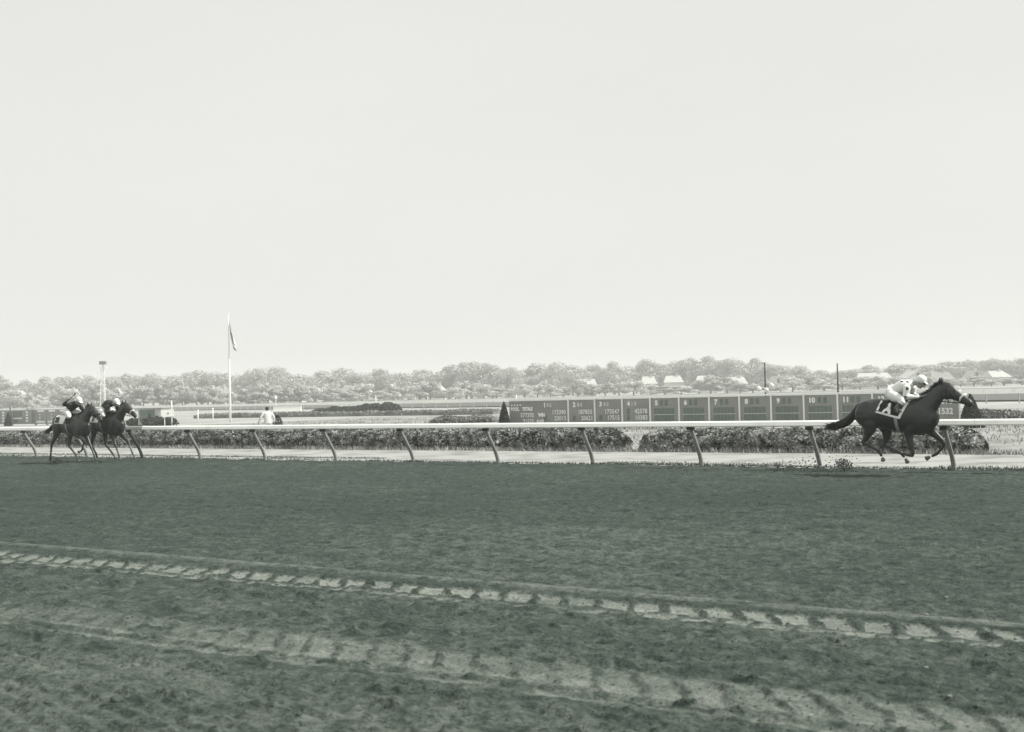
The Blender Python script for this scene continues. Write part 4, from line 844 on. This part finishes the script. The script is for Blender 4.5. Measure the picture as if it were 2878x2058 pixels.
wp = thing('whip', locA, -ALPHA, 'thin dark whip raised by the jockey in black silks', 'whip'); h0 = np.array(C1(1075, 300, -.34)); 
MB().loft([(*(h0+[-.05, 0, -.03]), .012), (*(h0+[.12, 0, .07]), .010), (*(h0+[.28, .02, .17]), .012)], n=6).build('shaft', M['leather'], wp); MB().loft([(*(h0+[.27, .02, .165]), .008, .02), (*(h0+[.36, .02, .22]), .006, .024)], n=6).build('flap', M['leather'], wp)
_, J = rider(locB, 'jockey in dark sleeveless-looking silks and white cap on the horse by the rail', crouch(pelvis=C1(850, 440), chest=C1(975, 375)), (M['silk_black'], M['breeches'], M['boot'], M['silk_white'])); tack(locB, J, HB)

# the man walking in the infield
tp, _ = on_plane(752, 1150, 41); lp = TD(tp, 41, .03)
man = thing('person', lp, math.radians(118), 'man in a pale suit seen from behind, walking in the infield beyond the rail', 'person')
man.scale = (.93, 1.0, .90); Bm, Sm, Tm, Sh = MB(), MB(), MB(), MB()
torso = [(0, 0, .86, .15, .115), (0, 0, .98, .155, .11), (.02, 0, 1.12, .16, .115), (.05, 0, 1.28, .19, .12), (.07, 0, 1.36, .17, .1), (.08, 0, 1.42, .07, .065)]
Bm.loft([(a, b_, c, d*.88, e*.88) for a, b_, c, d, e in torso], side=(0, 1, 0), n=16)
Bm.loft([(.08, 0, 1.4, .05), (.10, 0, 1.48, .05)], n=10); head_geo(Bm, (.13, 0, 1.53), (1, 0, -.35), (.35, 0, 1), .95)
jk = MB(); Sm.loft([(-.01, 0, .76, .185, .13), (0, 0, .86, .178, .135), (0, 0, .98, .172, .128), (.02, 0, 1.12, .18, .132), (.05, 0, 1.28, .205, .135), (.07, 0, 1.36, .18, .11), (.08, 0, 1.41, .08, .075)], n=18)
for q, (el, ha) in ((-1, ((-.02, -.29, 1.10), (.04, -.34, .86))), (1, ((.03, .32, 1.10), (.10, .42, .86)))):
    sh = (.055, q*.19, 1.34)
    for mb, k in ((Bm, .75), (Sm, 1.)): limb(mb, sh, el, .068*k, .055*k); limb(mb, el, ha, .055*k, .042*k if mb is Sm else .028)
    hand(Bm, ha, (.1, q*.05, -1), (1, 0, 0))
for q, kn, an in ((-1, (.12, -.1, .48), (.10, -.1, .08)), (1, (-.02, .1, .48), (-.22, .1, .12))):
    hp = (0, q*.09, .88)
    for mb, k in ((Bm, .8), (Tm, 1.)): limb(mb, hp, kn, .095*k, .07*k); limb(mb, kn, an, .07*k, .055*k if mb is Tm else .035)
    Sh.loft([(an[0]-.05, an[1], an[2]-.03, .035, .04), (an[0]+.05, an[1], an[2]-.045, .042, .035), (an[0]+.17, an[1], an[2]-.055, .035, .02)], n=10); Bm.loft([(*an, .03), (an[0]+.1, an[1], an[2]-.04, .025)], n=6)
Tm.loft([(0, 0, .80, .16, .12), (0, 0, .96, .155, .115)], n=14)
link('body', unify(Bm, 'body', M['skin'], .0085, 2), man); link('jacket', unify(Sm, 'jacket', M['suit'], .014, 3), man); link('trousers', unify(Tm, 'trousers', M['suit'], .014, 2), man); Sh.build('shoes', M['boot'], man, True)
HR = MB().loft([(.11, 0, 1.645, .03), (.10, 0, 1.62, .075, .09), (.085, 0, 1.57, .082, .095), (.06, 0, 1.52, .07, .06), (.045, 0, 1.48, .05, .03)], n=12); HR.build('hair', M['dark_hair'], man, True)
tb_, _ = on_plane(772, 1190, 41.4); sb = rail_frame('small_shrub', tb_, 41.6, 'small dark shrub just right of the man in the pale suit', 'shrub')
n = 900; q = rng.uniform(0, 1, n); a = rng.uniform(0, 6.28, n); rad = .26*np.sin(q*math.pi*.85+.3)*rng.uniform(.5, 1, n); link('foliage', quads('foliage', leaves(np.stack([np.cos(a)*rad, np.sin(a)*rad, .25+q*.85], 1), .07), M['leaf_dark']), sb)
MB().loft([(0, 0, 0, .03), (0, 0, .8, .012)], side=(1, 0, 0)).build('stem', M['bark'], sb)

# ------------------------------------------------------------------ grass, clods, flying dirt
def blades(P, h, wd, m, name):
    n = len(P); a = rng.uniform(0, 6.28, n); hh = h*rng.uniform(.4, 1.3, n); ln = rng.normal(0, .35, (n, 2))*hh[:, None]
    s_ = np.stack([np.cos(a), np.sin(a), a*0], 1)*wd/2; tip = P+np.stack([ln[:, 0], ln[:, 1], hh], 1)
    o = link(name, quads(name, np.stack([P-s_, P+s_, tip+s_*.2, tip-s_*.2], 1), m)); tag(o, kind='stuff'); return o
def td_pts(t, D, z=0): return np.stack([UX*t+NX*D, UY*t+NY*D, np.broadcast_to(z, t.shape)], 1)
n = 26000; t = rng.uniform(-60, 14, n); k = fbm(t*.55, t*0+2, 3, 77); D = 26.50 + np.abs(rng.normal(0, .14, n))*(.6+2.4*(k > .52)); lf = (t < -24) & (rng.uniform(size=n) < .6); D = np.where(lf, 27.35+rng.normal(0, .16, n), D); keep = lf | (rng.uniform(size=n) < (.25+1.2*(k > .5)))
o = blades(td_pts(t, D, .02)[keep], .048, .022, M['grass_dark'], 'edge_grass'); o['label'] = 'rough dark grass along the edge of the dirt track'
n = 16000; t = rng.uniform(-62, 14, n); D = 31.95+rng.normal(0, .16, n); o = blades(td_pts(t, D, .02), .14, .03, M['grass_blade'], 'hedge_foot_grass'); o['label'] = 'pale grass at the foot of the hedge'
n = 50000; t = rng.uniform(-70, 30, n); D = rng.uniform(36, 80, n); keep = fbm(t*.15, D*.35, 3, 5) > .44; o = blades(td_pts(t, D, .0)[keep], .13, .06, M['grass_blade'], 'infield_grass'); o['label'] = 'pale tufted infield grass beyond the hedge'
# weeds by the post
def weed(sx, sy, n, r, h, label, m='leaf_dark'):
    X_, Y_ = on_ground(sx, sy); o = thing('weed_clump', (X_, Y_, 0), 0, label, 'weeds'); a = rng.uniform(0, 6.28, n); q = rng.uniform(0, 1, n)**.7; rad = r*rng.uniform(0, 1, n)**.6*(1-.3*q)
    P = np.stack([np.cos(a)*rad, np.sin(a)*rad*.6, .02+q*h*(1-.6*(rad/r)**2)], 1); link('foliage', quads('foliage', leaves(P, .035), M[m]), o)
    st = MB()
    for k in range(9): b_ = random.uniform(0, 6.28); st.tube([(0, 0, 0), (math.cos(b_)*r*.35, math.sin(b_)*r*.2, h*.5), (math.cos(b_)*r*.6, math.sin(b_)*r*.35, h*.85)], .004, 4)
    st.build('stem', M['bark'], o)
weed(2372, 1326, 420, .26, .26, 'dark weed clump at the track edge below the lead horse tail')
weed(2100, 1318, 60, .3, .12, 'sparse low weeds at the track edge between the third and second posts from right')
def lumps(P, r, name, m, label):
    base = np.array([(1, 0, 0), (-1, 0, 0), (0, 1, 0), (0, -1, 0), (0, 0, 1), (0, 0, -1)], float); F = [(0, 2, 4), (2, 1, 4), (1, 3, 4), (3, 0, 4), (2, 0, 5), (1, 2, 5), (3, 1, 5), (0, 3, 5)]
    N = len(P); V = base[None]*rng.uniform(.5, 1.3, (N, 6, 1))*r.reshape(-1, 1, 1); V[:, :, 2] *= .7; V = (V+P[:, None]).reshape(-1, 3)
    Fa = (np.array(F)[None]+np.arange(N)[:, None, None]*6).reshape(-1, 3); me = bpy.data.meshes.new(name); me.from_pydata(V.tolist(), [], Fa.tolist()); me.materials.append(m)
    o = link(name, me); tag(o, label, kind='stuff'); return o
n = 460; t0_, _ = on_plane(2150, 1300, 25.2); t1_, _ = on_plane(2385, 1300, 25.2); q = rng.uniform(0, 1, n); t = t0_+(t1_-t0_)*q
z = np.abs(rng.normal(0, 1, n))*(.07+.14*q); lumps(td_pts(t, 25.5+rng.normal(0, .25, n), z), rng.uniform(.005, .026, n), 'flying_dirt', M['bracket'], 'bits of dirt thrown up behind the lead horse')
n = 60; x_, y_ = on_ground(250, 1292); P = np.stack([x_+rng.normal(0, .12, n), y_+rng.normal(0, .1, n), np.abs(rng.normal(0, .06, n))], 1)
P2 = []
for (sx, sy, k) in ((165, 1296, 70), (272, 1294, 50)):
    t_, z_ = on_plane(sx, sy, 24.0); P2.append(td_pts(t_+rng.normal(0, .14, k), 24.0+rng.normal(0, .1, k), np.abs(rng.normal(0, .06, k))))
lumps(np.concatenate(P2), rng.uniform(.01, .04, 120), 'flying_dirt', M['dirt_lump'], 'dirt kicked up around the hooves of horse 2B')
n = 5000; t = rng.uniform(-12, 9, n); D = rng.uniform(4.8, 16, n); P = td_pts(t, D); hgt, _ = dirt_height(P[:, 0], P[:, 1]); P[:, 2] = hgt; nr_ = (1-sstep(8, 13, D)); lumps(P, rng.uniform(.004, .012, n)*(1+.9*nr_), 'dirt_crumbs', M['dirt_lump'], 'loose crumbs of dirt on the near track')
def clod(sx, sy, r, label, m):
    X_, Y_ = on_ground(sx, sy); h_, _ = dirt_height(np.array([X_]), np.array([Y_])); b_ = bmesh.new(); bmesh.ops.create_icosphere(b_, subdivisions=3, radius=1)
    for v in b_.verts: 
        k = .75+.5*float(fbm(np.array(v.co.x*1.6+sx), np.array(v.co.y*1.6+v.co.z), 3, int(sy))); v.co = Vector((v.co.x*r*k*1.3, v.co.y*r*k, v.co.z*r*k*.75))
    me = bpy.data.meshes.new('dirt_clod'); b_.to_mesh(me); b_.free(); me.materials.append(m); me.shade_smooth(); o = link('dirt_clod', me, None, (X_, Y_, float(h_[0])+r*.35)); tag(o, label, 'clod', 'clods and stones on the track')
M['stone'] = mat('pale_stone', g(.17), .9, .15, 9)
clod(328, 1972, .034, 'dark dirt clod lying in the foreground, lower left', M['dirt_lump'])
clod(132, 1980, .018, 'small dark clod near the lower left corner', M['dirt_lump'])
clod(2660, 1690, .013, 'pale flat stone at right beyond the far wheel track', M['stone'])
clod(2604, 1740, .014, 'pale stone lying in the far wheel track at right', M['stone'])
clod(2602, 1884, .014, 'pale stone between the wheel tracks at lower right', M['stone'])
clod(2668, 1970, .013, 'pale stone in the near wheel track at lower right', M['stone'])
